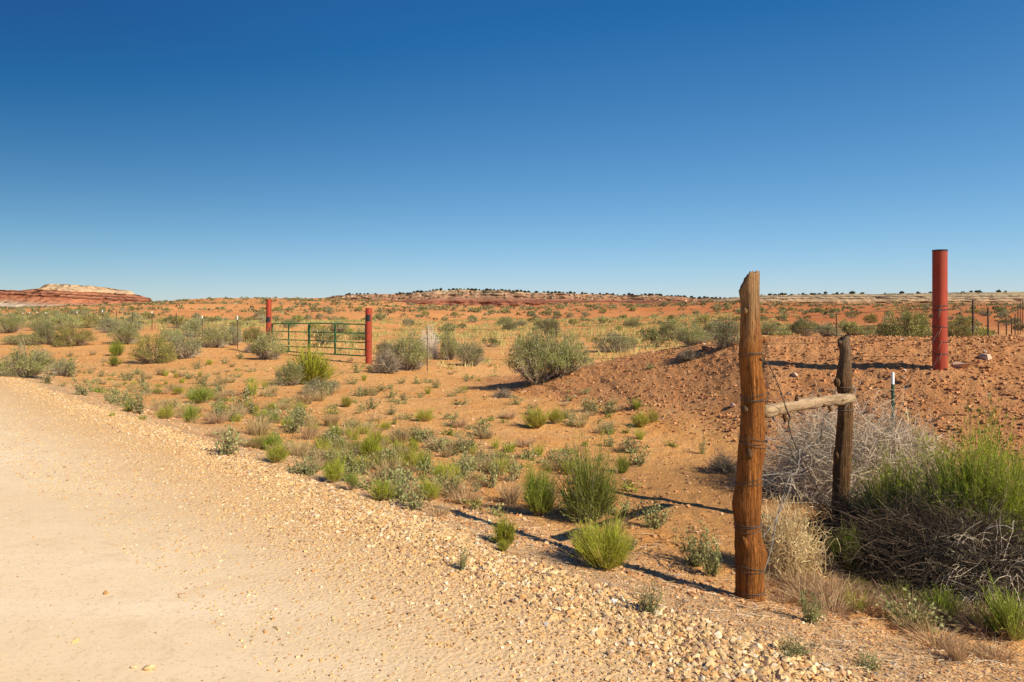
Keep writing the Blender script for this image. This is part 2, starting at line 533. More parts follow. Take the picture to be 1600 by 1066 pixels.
M = dict(
    foliage=mat_foliage(), twig=mat_twig(), stone=mat_stone(), ground=mat_ground(), road=mat_road(),
    red=mat_red(),
    black=mat_paint('black_tape', (.02, .02, .022), (.05, .03, .02), .4, .5),
    green=mat_paint('gate_green_paint', (.02, .18, .055), (.10, .05, .03), .35, .38, 12),
    tgreen=mat_paint('stake_green_paint', (.02, .075, .04), (.1, .04, .02), .6, .5, 25),
    trust=mat_paint('stake_rust', (.07, .045, .03), (.13, .05, .025), .8, .8, 25),
    white=mat_paint('white_paint', (.78, .78, .75), (.4, .35, .3), .4, .6, 25),
    wire=mat_paint('fence_wire', (.09, .075, .062), (.14, .06, .03), .8, .6, 40),
    bwire=mat_paint('galvanised_wire', (.24, .21, .17), (.15, .08, .05), .7, .5, 40),
    conc=mat_paint('dusty_concrete', (.34, .17, .08), (.2, .09, .04), .8, .95, 8),
    wood1=mat_wood('cedar_post', (.52, .20, .042), (.19, .062, .014), (.38, .235, .11), 1.98),
    wood2=mat_wood('dark_post', (.30, .155, .06), (.09, .045, .02), (.20, .14, .085), 1.6),
    wood3=mat_wood('weathered_rail', (.50, .37, .23), (.30, .20, .11), (.52, .42, .30), 5.0),
)

# ------------------------------------------------------------------ ground, road, hills
def build_ground():
    ang = np.concatenate([np.linspace(-180, -56, 32), np.linspace(-52, -40, 20), np.linspace(-39.4, 42.5, 560), np.linspace(43, 60, 30), np.linspace(66, 180, 28)])
    ang = np.unique(ang)
    rad = np.concatenate([[0.02, .5, 1.0, 1.4], np.geomspace(1.8, 26, 270), np.geomspace(26.5, 420, 160), np.geomspace(440, 6000, 22)])
    A, RR = np.meshgrid(np.radians(ang), rad, indexing='ij')
    x = np.sin(A) * RR; y = np.cos(A) * RR
    x[-1] = x[0]; y[-1] = y[0]
    z = H(x, y, True)
    z = np.where(RR > 3500, z - 15, z)
    na, nr = x.shape
    idx = np.arange(na * nr).reshape(na, nr)
    q = np.stack([idx[:-1, :-1], idx[1:, :-1], idx[1:, 1:], idx[:-1, 1:]], -1).reshape(-1, 4)[:, ::-1]
    xf, yf = x.ravel(), y.ravel()
    cx = xf[q].mean(1); cy = yf[q].mean(1)
    d = road_d(cx, cy) + .22 * fbm(cx * 1.2, cy * 1.2, 61, 3)
    isroad = (d < .12) & (d > -9)
    ishill = (np.hypot(cx, cy) > 130) & ~isroad
    w, _ = mound_w(xf, yf)
    hol = np.exp(-(((xf - 2.3) / 1.9) ** 2 + ((yf - 8.0) / 2.0) ** 2) ** 1.5) 
    dd = road_d(xf, yf)
    marg = 1 - sstep((dd - .3) / 1.6)
    c_ground = np.stack([sstep(w * 3), hol, marg], -1)
    nearsh = sstep((dd + 1.9) / 1.7)
    c_road = np.stack([nearsh, nearsh, nearsh], -1)
    V = np.stack([xf, yf, z.ravel()], -1)
    for name, mask, colr, mat in (('ground', ~isroad & ~ishill, c_ground, M['ground']), ('road', isroad, c_road, M['road']), ('hills', ishill, c_ground, M['ground'])):
        qq = q[mask]
        used, inv = np.unique(qq, return_inverse=True)
        a = Acc(); a.add(V[used], quads=inv.reshape(-1, 4), col=colr[used])
        o = link(name, a.mesh(name, mat, True))
        tag(o, kind='structure')
build_ground()

# ------------------------------------------------------------------ mesas
def build_mesa(name, mat, path_px, Y, back, wrapr, base_z, prof, seed, depth_noise, nrow=46, sub=3.0, wrapl=False):
    """cliff swept along a plan path; prof(v)-> outward offset in metres for v 0(base)..1(top)"""
    px = np.array([p[0] for p in path_px], float); py = np.array([p[1] for p in path_px], float)
    xs = (px - 800) / F * Y; zt = EYE + (HZ - py) / F * Y
    s = np.arange(xs[0], xs[-1], sub)
    X = s; Yp = np.full_like(s, Y) + depth_noise * fbm(s / 45., s * 0 + 3.3, seed, 4)
    Z = np.interp(s, xs, zt) + .5 * fbm(s / 5., s * 0, seed + 3, 3)
    nx = np.zeros_like(s); ny = -np.ones_like(s)
    if wrapr:
        b = np.arange(0, back, sub)
        X = np.concatenate([X, np.full_like(b, X[-1]) - b * .62]); Yp = np.concatenate([Yp, Yp[-1] + b + sub])
        Z = np.concatenate([Z, np.full_like(b, Z[-1])])
        nx = np.concatenate([nx, np.ones_like(b)]); ny = np.concatenate([ny, np.zeros_like(b)])
    n = len(X)
    v = np.linspace(0, 1, nrow)
    VV, SS = np.meshgrid(v, np.arange(n) * sub, indexing='ij')
    side = np.concatenate([np.ones(len(s)), np.full(n - len(s), .22)])[None]
    off = prof(VV) * side + (2.5 + 5 * (1 - VV)) * np.abs(fbm(SS / 10., VV * 2.2, seed + 9, 4)) + 2.6 * fbm(SS / 4., VV * 10, seed + 10, 3)
    gx = X[None] + nx[None] * off; gy = Yp[None] + ny[None] * off
    gz = base_z + VV * (Z[None] - base_z)
    rows = [np.stack([gx, gy, gz], -1)]
    tx = [np.stack([X - nx * dd * .3 - (.62 * dd if wrapr else 0), Yp - ny * dd + dd * (nx != 0) * 0, Z - dz], -1) for dd, dz in ((3, -.2), (12, 0), (back * .6, 1.0), (back, 6))]
    G = np.concatenate([rows[0]] + [t[None] for t in tx])
    nr, nc, _ = G.shape
    idx = np.arange(nr * nc).reshape(nr, nc)
    q = np.stack([idx[:-1, :-1], idx[:-1, 1:], idx[1:, 1:], idx[1:, :-1]], -1).reshape(-1, 4)
    a = Acc(); a.add(G.reshape(-1, 3), quads=q)
    o = link(name, a.mesh(name, mat, False, colors=False))
    return o, (X, Yp, Z)

def stair(v, steps):
    v = np.asarray(v); out = np.zeros_like(v)
    for (a, b, h) in steps:
        out = out + h * (1 - sstep((v - a) / (b - a)))
    return out

yl = 600.
z_of = lambda py, Y: EYE + (HZ - py) / F * Y
RED = (.31, .115, .06); RED2 = (.46, .205, .11); LEDGE_SHADE = (.10, .035, .02); PALE = (.56, .40, .24); TAN = (.58, .36, .18); WHT = (.60, .46, .32)  # the darkest strata colour also paints in the shadows under the ledges
mm = mat_mesa('left_mesa_rock', [(.0, WHT), (.10, (.50, .30, .18)), (.16, RED2), (.36, (.46, .17, .08)), (.40, LEDGE_SHADE), (.44, RED), (.50, RED2), (.52, LEDGE_SHADE), (.55, RED), (.60, RED2), (.64, RED), (.665, (.20, .08, .04)), (.685, (.66, .42, .23)), (.80, PALE), (.86, (.50, .33, .18)), (.90, PALE), (1., (.58, .43, .27))], z_of(481, yl), z_of(445, yl), 1.2, .053, 19.6)
o, lm = build_mesa('mesa', mm, [(-420, 450), (-200, 452), (0, 453), (30, 454), (60, 451), (72, 447), (80, 443.5), (110, 445), (150, 448), (200, 455), (205, 460), (218, 463), (227, 466), (229, 468)], yl, 120, True, z_of(484, yl),
    lambda v: stair(v, [(.0, .38, 26), (.38, .41, 2.5), (.42, .56, 4), (.57, .60, 2.5), (.62, .76, 5), (.78, .98, 7)]), 101, 16)
tag(o, 'flat-topped red mesa with pale rock cap on the left horizon', 'mesa')
o['kind'] = 'structure'

ym = 540.
mm2 = mat_mesa('middle_mesa_rock', [(.0, (.56, .27, .12)), (.12, (.36, .15, .08)), (.30, (.28, .10, .06)), (.42, (.44, .20, .11)), (.50, (.40, .22, .12)), (.62, (.50, .28, .16)), (.70, (.40, .22, .13)), (.80, PALE), (.87, (.40, .24, .13)), (.93, (.66, .50, .30)), (1., (.40, .28, .15))], z_of(480, ym), z_of(453, ym), 1.6)
o, cm = build_mesa('mesa', mm2, [(470, 472), (505, 466), (530, 462), (560, 460.5), (600, 460), (640, 459.5), (662, 457), (680, 454.5), (720, 453), (780, 454.5), (830, 458), (900, 459.5), (960, 461), (1040, 462), (1090, 466), (1160, 467), (1220, 470)], ym, 160, False, z_of(486, ym),
    lambda v: stair(v, [(.0, .15, 8), (.15, .36, 2.5), (.4, .74, 22), (.76, .80, 1.0), (.82, .88, 4), (.9, .97, 1.5)]), 131, 22)
tag(o, 'low juniper-topped mesa with dark red cliff in mid horizon', 'mesa')
o['kind'] = 'structure'

yr = 430.
mm3 = mat_mesa('right_ridge_rock', [(.0, (.50, .24, .11)), (.22, (.46, .27, .14)), (.34, (.60, .43, .25)), (.46, (.30, .18, .10)), (.54, (.62, .46, .28)), (.66, (.22, .14, .08)), (.72, (.60, .45, .27)), (.88, (.44, .33, .18)), (1., (.48, .38, .20))], z_of(476, yr), z_of(457, yr), 2.0)
o, rm = build_mesa('ridge', mm3, [(1030, 478), (1080, 474), (1120, 468), (1150, 465), (1180, 462.5), (1220, 461), (1300, 460), (1400, 459.5), (1450, 458), (1520, 457.5), (1600, 456), (1750, 454), (2100, 452)], yr, 160, False, z_of(484, yr),
    lambda v: stair(v, [(.0, .45, 26), (.5, .56, 1.5), (.58, .70, 5), (.72, .77, 1.5), (.8, .98, 12)]), 151, 18)
tag(o, 'long pale ledged ridge along the right horizon', 'ridge')
o['kind'] = 'structure'

# ------------------------------------------------------------------ stones
CUBE = np.array([[x, y, z] for x in (-1, 1) for y in (-1, 1) for z in (-1, 1)], float)
CQ = np.array([(0, 1, 3, 2), (4, 6, 7, 5), (0, 4, 5, 1), (2, 3, 7, 6), (1, 5, 7, 3)])
def _ico():
    t = (1 + 5 ** .5) / 2
    v = np.array([(-1, t, 0), (1, t, 0), (-1, -t, 0), (1, -t, 0), (0, -1, t), (0, 1, t), (0, -1, -t), (0, 1, -t), (t, 0, -1), (t, 0, 1), (-t, 0, -1), (-t, 0, 1)], float)
    f = [(0, 11, 5), (0, 5, 1), (0, 1, 7), (0, 7, 10), (0, 10, 11), (1, 5, 9), (5, 11, 4), (11, 10, 2), (10, 7, 6), (7, 1, 8), (3, 9, 4), (3, 4, 2), (3, 2, 6), (3, 6, 8), (3, 8, 9), (4, 9, 5), (2, 4, 11), (6, 2, 10), (8, 6, 7), (9, 8, 1)]
    return unit(v), np.array(f)
ICO_V, ICO_F = _ico()

def stones(acc, pts, size, cols, rng, sink=.25, flat=.7, ico=True):
    n = len(pts)
    base = ICO_V if ico else CUBE * .72
    v = base[None] * (1 + rng.uniform(-.34, .34, (n, len(base), 1))) + rng.normal(0, .10, (n, len(base), 3))
    sc = np.stack([rng.uniform(.75, 1.3, n), rng.uniform(.75, 1.3, n), rng.uniform(flat * .7, flat * 1.2, n)], -1)
    # random rotation by euler
    a, b, c = rng.uniform(0, 6.28, n), rng.uniform(-.6, .6, n), rng.uniform(0, 6.28, n)
    v = v * sc[:, None]
    ca, sa = np.cos(b)[:, None], np.sin(b)[:, None]
    v = np.stack([v[..., 0], v[..., 1] * ca - v[..., 2] * sa, v[..., 1] * sa + v[..., 2] * ca], -1)
    ca, sa = np.cos(c)[:, None], np.sin(c)[:, None]
    v = np.stack([v[..., 0] * ca - v[..., 1] * sa, v[..., 0] * sa + v[..., 1] * ca, v[..., 2]], -1)
    v = v * size[:, None, None] + pts[:, None]
    v[..., 2] += (size * (.5 - sink))[:, None] * .8
    nb = len(base)
    cc = np.repeat(cols, nb, 0)
    if ico:
        f = (ICO_F[None] + (np.arange(n) * nb)[:, None, None]).reshape(-1, 3)
        acc.add(v.reshape(-1, 3), tris=f, col=cc)
    else:
        f = (CQ[None] + (np.arange(n) * nb)[:, None, None]).reshape(-1, 4)
        acc.add(v.reshape(-1, 3), quads=f, col=cc)

def pal(rng, n, cols, jit=.12):
    cols = np.array(cols) * .94
    c = cols[rng.integers(0, len(cols), n)]
    return np.clip(c * (1 + rng.normal(0, jit, (n, 1))), .01, .95)

GR = [(.74, .48, .21), (.70, .44, .18), (.76, .54, .28), (.64, .35, .13), (.72, .50, .24), (.80, .64, .42), (.52, .31, .15), (.70, .47, .22), (.74, .50, .22), (.44, .27, .15)]
def inview(x, y, m=.06):
    a = x / np.maximum(y, .01)
    return (y > 1.5) & (a > -.75 - m) & (a < .75 + m)

def gravel():
    rng = R(7)
    acc = Acc()
    # coarse windrow along the edge; t runs along the road (away left), d across
    def band(n, tmin, tmax, dmin, dmax, s0, s1, dens_pow=1.0, ico=True, mode='edge', cols=GR, sink=.36):
        u = rng.uniform(0, 1, n)
        t = tmin * (tmax / tmin) ** u
        if mode == 'edge':
            d = rng.triangular(dmin, dmax * .55 + dmin * .1, dmax, n)
        else:
            d = rng.uniform(dmin, dmax, n)
        # point: on the line x+y=4.4 + d*sqrt2; t measured as y distance
        y = t; x = 4.4 - y + d * math.sqrt(2)
        d2 = d + .1 * fbm(x * 2, y * 2, 71, 2)
        ok = inview(x, y)
        x, y, d2 = x[ok], y[ok], d2[ok]
        z = H(x, y, True)
        sz = rng.uniform(0, 1, len(x)) ** 2.2 * (s1 - s0) + s0
        stones(acc, np.stack([x, y, z], -1), sz, pal(rng, len(x), cols), rng, ico=ico, sink=sink)
    band(5800, 2.4, 5.6, -.5, .26, .007, .023)
    band(11500, 2.2, 6, -1.1, .30, .004, .013, ico=False)
    band(6000, 5.0, 10, -.35, .42, .006, .018, ico=False)
    band(8500, 5.0, 12, -.9, .3, .004, .011, ico=False)
    band(5500, 10, 26, -.5, .35, .007, .016, ico=False)
    band(7500, 2.2, 7.5, -1.7, -.1, .003, .009, ico=False, mode='u')
    band(5000, 6, 16, -1.8, -.1, .005, .011, ico=False, mode='u')
    band(4500, 1.7, 11, -5, -.6, .0015, .0065, ico=False, mode='u', cols=GR + [(.45, .3, .18)])
    # small pebbles on the shoulder towards the posts
    SH = [(.72, .43, .2), (.66, .36, .15), (.62, .33, .13), (.70, .40, .17), (.52, .29, .14), (.76, .58, .36), (.42, .31, .22), (.70, .42, .2)]
    band(8000, 2.2, 6, .12, 1.35, .003, .011, ico=False, mode='u', cols=SH)
    band(3500, 5, 14, .25, 1.1, .006, .015, ico=False, mode='u', cols=SH)
    o = link('gravel', acc.mesh('gravel', M['stone']))
    tag(o, 'loose yellow gravel heaped along the edge of the dirt road', 'gravel', kind='stuff')
gravel()

def clods():
    rng = R(8)
    n = 84000
    a = rng.uniform(-.04, 1.0, n) ** 1.0; a = np.where((a > .8) & (rng.uniform(0, 1, n) < .5), rng.uniform(-.04, .8, n), a); y = rng.uniform(5.5, 17.5, n) ; x = a * y
    w, _ = mound_w(x, y)
    keep = (rng.uniform(0, 1, n) < sstep(w * 9.0) * (.5 + .5 * (fbm(x * .8, y * .8, 77, 3) > -.25)))
    x, y = x[keep][:29000], y[keep][:29000]
    z = H(x, y, True)
    sz = rng.uniform(0, 1, len(x)) ** 5 * .027 + .006
    acc = Acc()
    C = [(.57, .275, .11), (.51, .23, .09), (.62, .325, .14), (.44, .19, .072), (.55, .26, .105)]
    cols = pal(rng, len(x), C, .14)
    pale = rng.uniform(0, 1, len(x)) < .015
    cols[pale] = (.60, .46, .34)
    stones(acc, np.stack([x, y, z], -1), sz, cols, rng, ico=False, sink=.3, flat=.8)
    o = link('clods', acc.mesh('clods', M['stone']))
    tag(o, 'crumbled reddish clay clods covering the bulldozed earth mound', 'clay clods', kind='stuff')
    # bits on the orange flat
    acc = Acc()
    n = 16000
    y = 4.0 * (34 / 4.0) ** rng.uniform(0, 1, n); a = rng.uniform(-.78, .6, n); x = a * y
    d = road_d(x, y); w, _ = mound_w(x, y)
    k = (d > .5) & (w < .5)
    x, y = x[k], y[k]
    sz = (rng.uniform(0, 1, len(x)) ** 3 * .014 + .004) * (1 + y / 22)
    cols = pal(rng, len(x), [(.66, .35, .15), (.50, .24, .09), (.40, .19, .08), (.72, .45, .24)], .15)
    stones(acc, np.stack([x, y, H(x, y, True)], -1), sz, cols, rng, ico=False, sink=.3)
    o = link('soil_crumbs', acc.mesh('soil_crumbs', M['stone']))
    tag(o, 'small orange soil crumbs strewn over the sandy verge', 'soil crumbs', kind='stuff')
clods()

def rocks():
    acc = Acc(); rng = R(9)
    # single stones one can pick out
    spec = [(232, 1046, 17, 'tan stone lying on the road near the bottom, bigger of the pair', GR[4]),
            (209, 1043, 13, 'smaller tan stone just left of the bigger road stone', GR[2]),
            (166, 928, 10, 'lone tan pebble on the smooth road left of centre', GR[3]),
            (1498, 572, 30, 'pale rock half sunk in the mound right of the red post', (.56, .38, .25)),
            (1540, 560, 22, 'flat pale rock on the mound crest at far right', (.58, .42, .28)),
            (1242, 585, 14, 'whitish rock on the mound behind the wooden rail', (.55, .38, .26)),
            (1145, 634, 13, 'pale stone on the mound foot left of the tall wooden post', (.60, .44, .32)),
            (1230, 634, 12, 'small pale stone on the mound between the wooden posts', (.58, .42, .30)),
            (958, 942, 14, 'white stone in the coarse gravel beneath the yellow-green bush', (.72, .66, .58)),
            (853, 977, 9, 'white gravel stone beside a bleached twig', (.74, .70, .62)),
            (118, 1003, 11, 'flat tan stone pressed in the road at lower left', GR[1]),
            (1105, 545, 22, 'small rock darkened as rock shade below the mound crest, left of tall post', (.25, .12, .07))]  # the last one's dark colour stands in for shade at a rock
    for px, py, w, lab, c in spec:
        x, y, z = ground_hit(px, py)
        r = w * .5 * y / F
        a = Acc()
        stones(a, np.zeros((1, 3)), np.array([r]), np.array([c]), rng, sink=.2, flat=.65)
        o = link('stone', a.mesh('stone', M['stone']), loc=(x, y, float(H(x, y, True))))
        tag(o, lab, 'stone')
rocks()

# ------------------------------------------------------------------ plant generators
def sph(rng, n, up=0.0):
    v = unit(rng.normal(size=(n, 3)))
    if up: v[:, 2] = np.abs(v[:, 2]) * up + v[:, 2] * (1 - up)
    return v

def mixc(rng, n, cols, jit=.15):
    cols = np.array(cols); w = rng.dirichlet(np.ones(len(cols)) * .7, n)
    return np.clip(w @ cols * (1 + rng.normal(0, jit, (n, 1))), .005, .9)

def gen_broom(seed, r, h, ns, nb, br, cols, wood, lean=(0, 0), leafless=.5, up=.12, jit=.16, flat=.25, nleaf=2):
    """rabbitbrush: woody stems fanning from the foot, fuzzy dome of thin green shoots"""
    rng = R(seed)
    st = Acc(); fo = Acc()
    v = sph(rng, ns, 1.0); v[:, 2] = np.abs(v[:, 2]); v = unit(v + np.array([lean[0], lean[1], .12]))
    lump = .66 + .42 * vnoise(v[:, 0] * 2.6 + 5, v[:, 1] * 2.6 + seed, seed) + rng.normal(0, .11, ns)
    Sf = np.stack([v[:, 0] * r, v[:, 1] * r, h * (flat + (1 - flat) * v[:, 2])], -1) * lump[:, None]
    E = Sf * (leafless + rng.uniform(-.1, .15, ns))[:, None]
    B = np.stack([Sf[:, 0] * .06, Sf[:, 1] * .06, np.full(ns, -.02 * h)], -1)
    t = np.linspace(0, 1, 5)[None, :, None]
    mid = B * .45 + E * .55; mid[:, 2] *= .8
    P = (1 - t) ** 2 * B[:, None] + 2 * t * (1 - t) * mid[:, None] + t ** 2 * E[:, None]
    P += rng.normal(0, .015 * h, P.shape) * t
    strands(st, P, np.linspace(2.0, .8, 5)[None] * br * rng.uniform(.6, 1.3, (ns, 1)), mixc(rng, ns, wood), 3, seed)
    n = ns * nb
    si = np.repeat(np.arange(ns), nb)
    tt = rng.uniform(.45, 1.0, n)[:, None]
    S = (1 - tt) ** 2 * B[si] + 2 * tt * (1 - tt) * mid[si] + tt ** 2 * E[si]
    T = Sf[si] * rng.uniform(.62, 1.06, n)[:, None] + rng.normal(0, jit, (n, 3)) * np.array([r, r, h * .6]) + np.array([0, 0, up * h])
    T[:, 2] = np.maximum(T[:, 2], .04 * h)
    s = np.linspace(0, 1, 4)[None, :, None]
    bow = rng.normal(0, .06, (n, 1, 3)) * h
    P = S[:, None] * (1 - s) + T[:, None] * s + bow * s * (1 - s) * 2
    P[..., 2] += (.10 * h * s * (s - 1))[..., 0]
    c = mixc(rng, n, cols)
    dry = rng.uniform(0, 1, n) < .07
    c[dry] = mixc(rng, int(dry.sum()), wood)
    base_c = np.array(wood).mean(0)
    wgt = np.array([.55, .2, 0, 0])[None, :, None]
    cs = c[:, None] * (1 - wgt) + base_c * wgt
    cs = cs * np.array([1, 1, 1.0, 1.12])[None, :, None]
    strands(fo, P, np.array([.8, 1.0, .9, .3])[None] * br * rng.uniform(.7, 1.2, (n, 1)), cs, 2, seed + 1)
    for rep_ in range(nleaf):
        k = rng.integers(1, 4, n)
        C = P[np.arange(n), k]
        dv = unit(T - S)
        leaves(fo, C, dv + rng.normal(0, .55, (n, 3)), rng.uniform(.5, 1, n) * .085 * h + br * 3, np.full(n, br * 1.2), c * 1.08, seed + 2 + rep_)
    return st, fo

def gen_sage(seed, r, h, nc, nl, ll, cols, wood, dead=.3, lw=.33):
    """rounded sagebrush: branches carrying knotty clumps of small leaves"""
    rng = R(seed)
    st = Acc(); fo = Acc()
    v = sph(rng, nc, .9)
    v[:, 2] = np.clip(v[:, 2], .05, 1)
    rr = rng.uniform(.5, .95, nc) ** .7
    lump = .75 + .5 * vnoise(v[:, 0] * 1.7 + 3, v[:, 1] * 1.7 + seed * .37, seed)
    C = v * (rr * lump)[:, None] * np.array([r, r, h * .9]) 
    C[:, 2] = C[:, 2] * .85 + h * .12
    B = np.stack([C[:, 0] * .08, C[:, 1] * .08, np.zeros(nc)], -1)
    t = np.linspace(0, 1, 5)[None, :, None]
    mid = B * .45 + C * .55; mid[:, 2] *= .6
    P = (1 - t) ** 2 * B[:, None] + 2 * t * (1 - t) * mid[:, None] + t ** 2 * C[:, None] + rng.normal(0, .02 * r, (nc, 5, 3)) * t
    strands(st, P, np.linspace(.022, .006, 5)[None] * r * rng.uniform(.7, 1.3, (nc, 1)), mixc(rng, nc, wood), 3, seed)
    # twigs round every clump
    nt = nc * 14
    ci = rng.integers(0, nc, nt)
    S = P[ci, rng.integers(1, 5, nt)]
    dv = unit(unit(C[ci] + 1e-3) + rng.normal(0, .55, (nt, 3)))
    Lt = rng.uniform(.10, .32, nt) * r
    s = np.linspace(0, 1, 3)[None, :, None]
    PT = S[:, None] + dv[:, None] * Lt[:, None, None] * s
    strands(st, PT, np.array([.004, .003, .0015])[None] * r * np.ones((nt, 1)) + .0008, mixc(rng, nt, wood), 2, seed + 5)
    n = nc * nl
    ci = np.repeat(np.arange(nc), nl)
    cr = rng.uniform(.16, .30, nc) * r
    # small twig centres inside a clump, leaves round them
    off = sph(rng, n, .35) * (rng.uniform(.15, 1, n) ** .6 * cr[ci])[:, None]
    LC = C[ci] + off * np.array([1, 1, .8])
    LC[:, 2] = np.maximum(LC[:, 2], .04 * h)
    keep = (LC[:, 2] > dead * h * rng.uniform(.2, 1.2, n))
    LC = LC[keep]; ci = ci[keep]; off = off[keep]; n = len(LC)
    clc = mixc(rng, nc, cols, .12)
    c = clc[ci] * (1 + rng.normal(0, .16, (n, 1)))
    hi = rng.uniform(0, 1, n) < .12
    c[hi] *= 1.3
    leaves(fo, LC, unit(off) + np.array([0, 0, .7]) + rng.normal(0, .45, (n, 3)), ll * rng.uniform(.6, 1.3, n), ll * lw * rng.uniform(.6, 1.2, n), np.clip(c, .01, .8), seed + 2)
    return st, fo

def gen_tangle(seed, r, h, n, seg, rad, cols, start=.25, curl=.45, droop=0.0, L=1.0, up=.6, side=None):
    """dry tumbleweed / dead brush: a cloud of thin curling stems and forks"""
    rng = R(seed)
    ac = Acc()
    def walk(S, D, n, ln, sg, cr):
        P = [S]; d = D
        for i in range(sg):
            d = unit(d + rng.normal(0, cr, (n, 3)) + np.array([0, 0, -droop]) * (i / sg))
            P.append(P[-1] + d * (ln / sg)[:, None])
        return np.stack(P, 1), d
    v = sph(rng, n, up)
    if side is not None:
        v = unit(v + np.array(side))
    S = v * rng.uniform(0, start, (n, 1)) + rng.normal(0, .03, (n, 3)); S[:, 2] = np.abs(S[:, 2]) * .5
    P, _ = walk(S, v, n, rng.uniform(.5, .95, n) * L, seg, curl)
    n2 = n * 2
    i = rng.integers(0, n, n2); k = rng.integers(1, seg, n2)
    S2 = P[i, k]; D2 = unit(P[i, k + 1] - P[i, k] + rng.normal(0, .7, (n2, 3)))
    P2, _ = walk(S2, D2, n2, rng.uniform(.15, .45, n2) * L, 4, curl)
    sc = np.array([r, r, h])
    def prep(Q):
        nr = np.linalg.norm(Q, axis=-1, keepdims=True)
        lim = 1.02 + .16 * (vnoise(Q[..., 0] * 2.5 + 9, Q[..., 1] * 2.5 + seed, seed)[..., None] - .5)
        Q = np.where(nr > lim, Q / nr * (lim + (nr - lim) * .18), Q)
        Q = Q * sc; Q[..., 2] = np.abs(Q[..., 2]) * .96 + .01
        return Q
    P = prep(P); P2 = prep(P2)
    strands(ac, P, np.linspace(1.3, .6, seg + 1)[None] * rad * rng.uniform(.6, 1.5, (n, 1)), mixc(rng, n, cols, .2), 3, seed)
    strands(ac, P2, np.linspace(.8, .4, 5)[None] * rad * rng.uniform(.6, 1.2, (n2, 1)), mixc(rng, n2, cols, .2), 2, seed + 1)
    return ac

def gen_grass(seed, r, h, n, rad, cols, spread=.6):
    rng = R(seed); ac = Acc()
    phi = rng.uniform(0, 6.283, n); b = r * .35 * np.sqrt(rng.uniform(0, 1, n))
    S = np.stack([np.cos(phi) * b, np.sin(phi) * b, np.zeros(n) - .01], -1)
    lean = rng.uniform(.1, 1, n) * spread; ph2 = phi + rng.normal(0, .5, n)
    D = unit(np.stack([np.cos(ph2) * lean, np.sin(ph2) * lean, np.ones(n)], -1))
    L = h * rng.uniform(.45, 1.1, n)
    s = np.linspace(0, 1, 4)
    P = S[:, None] + D[:, None] * L[:, None, None] * s[None, :, None]
    P[..., 0] += (np.cos(ph2) * L * lean * .5)[:, None] * s ** 2.2
    P[..., 1] += (np.sin(ph2) * L * lean * .5)[:, None] * s ** 2.2
    P[..., 2] -= (L * lean * .25)[:, None] * s ** 2.5
    strands(ac, P, np.array([1, 1, .7, .15])[None] * rad * rng.uniform(.7, 1.3, (n, 1)), mixc(rng, n, cols), 2, seed)
    return ac

def gen_weed(seed, r, h, ns, nl, ll, cols, wood):
    rng = R(seed); st = Acc(); fo = Acc()
    phi = rng.uniform(0, 6.283, ns); rho = r * rng.uniform(.15, .95, ns)
    E = np.stack([np.cos(phi) * rho, np.sin(phi) * rho, h * rng.uniform(.5, 1, ns) * (1 - .3 * rho / r)], -1)
    B = E * np.array([.06, .06, 0])
    mid = B * .4 + E * .6; mid[:, 2] *= .5
    t = np.linspace(0, 1, 5)[None, :, None]
    P = (1 - t) ** 2 * B[:, None] + 2 * t * (1 - t) * mid[:, None] + t ** 2 * E[:, None]
    strands(st, P, np.linspace(.0035, .0012, 5)[None] * np.ones((ns, 1)) * (ll / .03), mixc(rng, ns, wood), 3, seed)
    n = ns * nl; si = np.repeat(np.arange(ns), nl); tt = rng.uniform(.15, 1, n)[:, None]
    C = (1 - tt) ** 2 * B[si] + 2 * tt * (1 - tt) * mid[si] + tt ** 2 * E[si] + rng.normal(0, .018, (n, 3)) * (ll / .03)
    C[:, 2] = np.maximum(C[:, 2], .005)
    D = rng.normal(0, 1, (n, 3)); D[:, 2] = np.abs(D[:, 2]) * .5
    leaves(fo, C, D, ll * rng.uniform(.6, 1.25, n), ll * .36 * rng.uniform(.7, 1.2, n), mixc(rng, n, cols, .15), seed + 2)
    return st, fo

# palettes (real leaf colours; the dark twigs are deepened for shade)
SAGE = [(.27, .265, .09), (.21, .215, .07), (.34, .315, .12), (.165, .17, .055)]
SAGEY = [(.33, .30, .075), (.25, .235, .06), (.38, .33, .10), (.18, .18, .045)]
SAGEB = [(.27, .27, .125), (.31, .30, .145), (.22, .22, .10), (.34, .31, .16)]
SALT = [(.36, .35, .125), (.29, .295, .095), (.43, .40, .165), (.22, .235, .07)]
RAB = [(.40, .42, .035), (.29, .33, .03), (.50, .48, .05), (.20, .235, .025)]
RABG = [(.27, .32, .04), (.19, .235, .028), (.36, .38, .055), (.13, .165, .022)]
RABY = [(.45, .41, .055), (.35, .33, .045), (.52, .46, .085), (.25, .245, .04)]
WOOD = [(.24, .165, .095), (.33, .24, .145), (.16, .105, .06)]
GWOOD = [(.36, .29, .20), (.26, .20, .135), (.46, .38, .27)]
WEED = [(.34, .335, .13), (.26, .27, .095), (.42, .40, .18), (.20, .21, .065)]
DRY = [(.56, .40, .19), (.46, .31, .13), (.64, .48, .25)]
PINK = [(.50, .32, .18), (.42, .26, .14), (.58, .40, .24)]
GREYT = [(.60, .49, .34), (.50, .39, .26), (.72, .61, .45), (.34, .26, .17)]
TANT = [(.68, .50, .24), (.58, .40, .18), (.76, .60, .33)]
SHADE_DARKT = [(.06, .04, .025), (.09, .06, .038), (.038, .026, .017), (.20, .15, .095)]  # dark twig browns, deepened further to hold the shadow over the dead brush

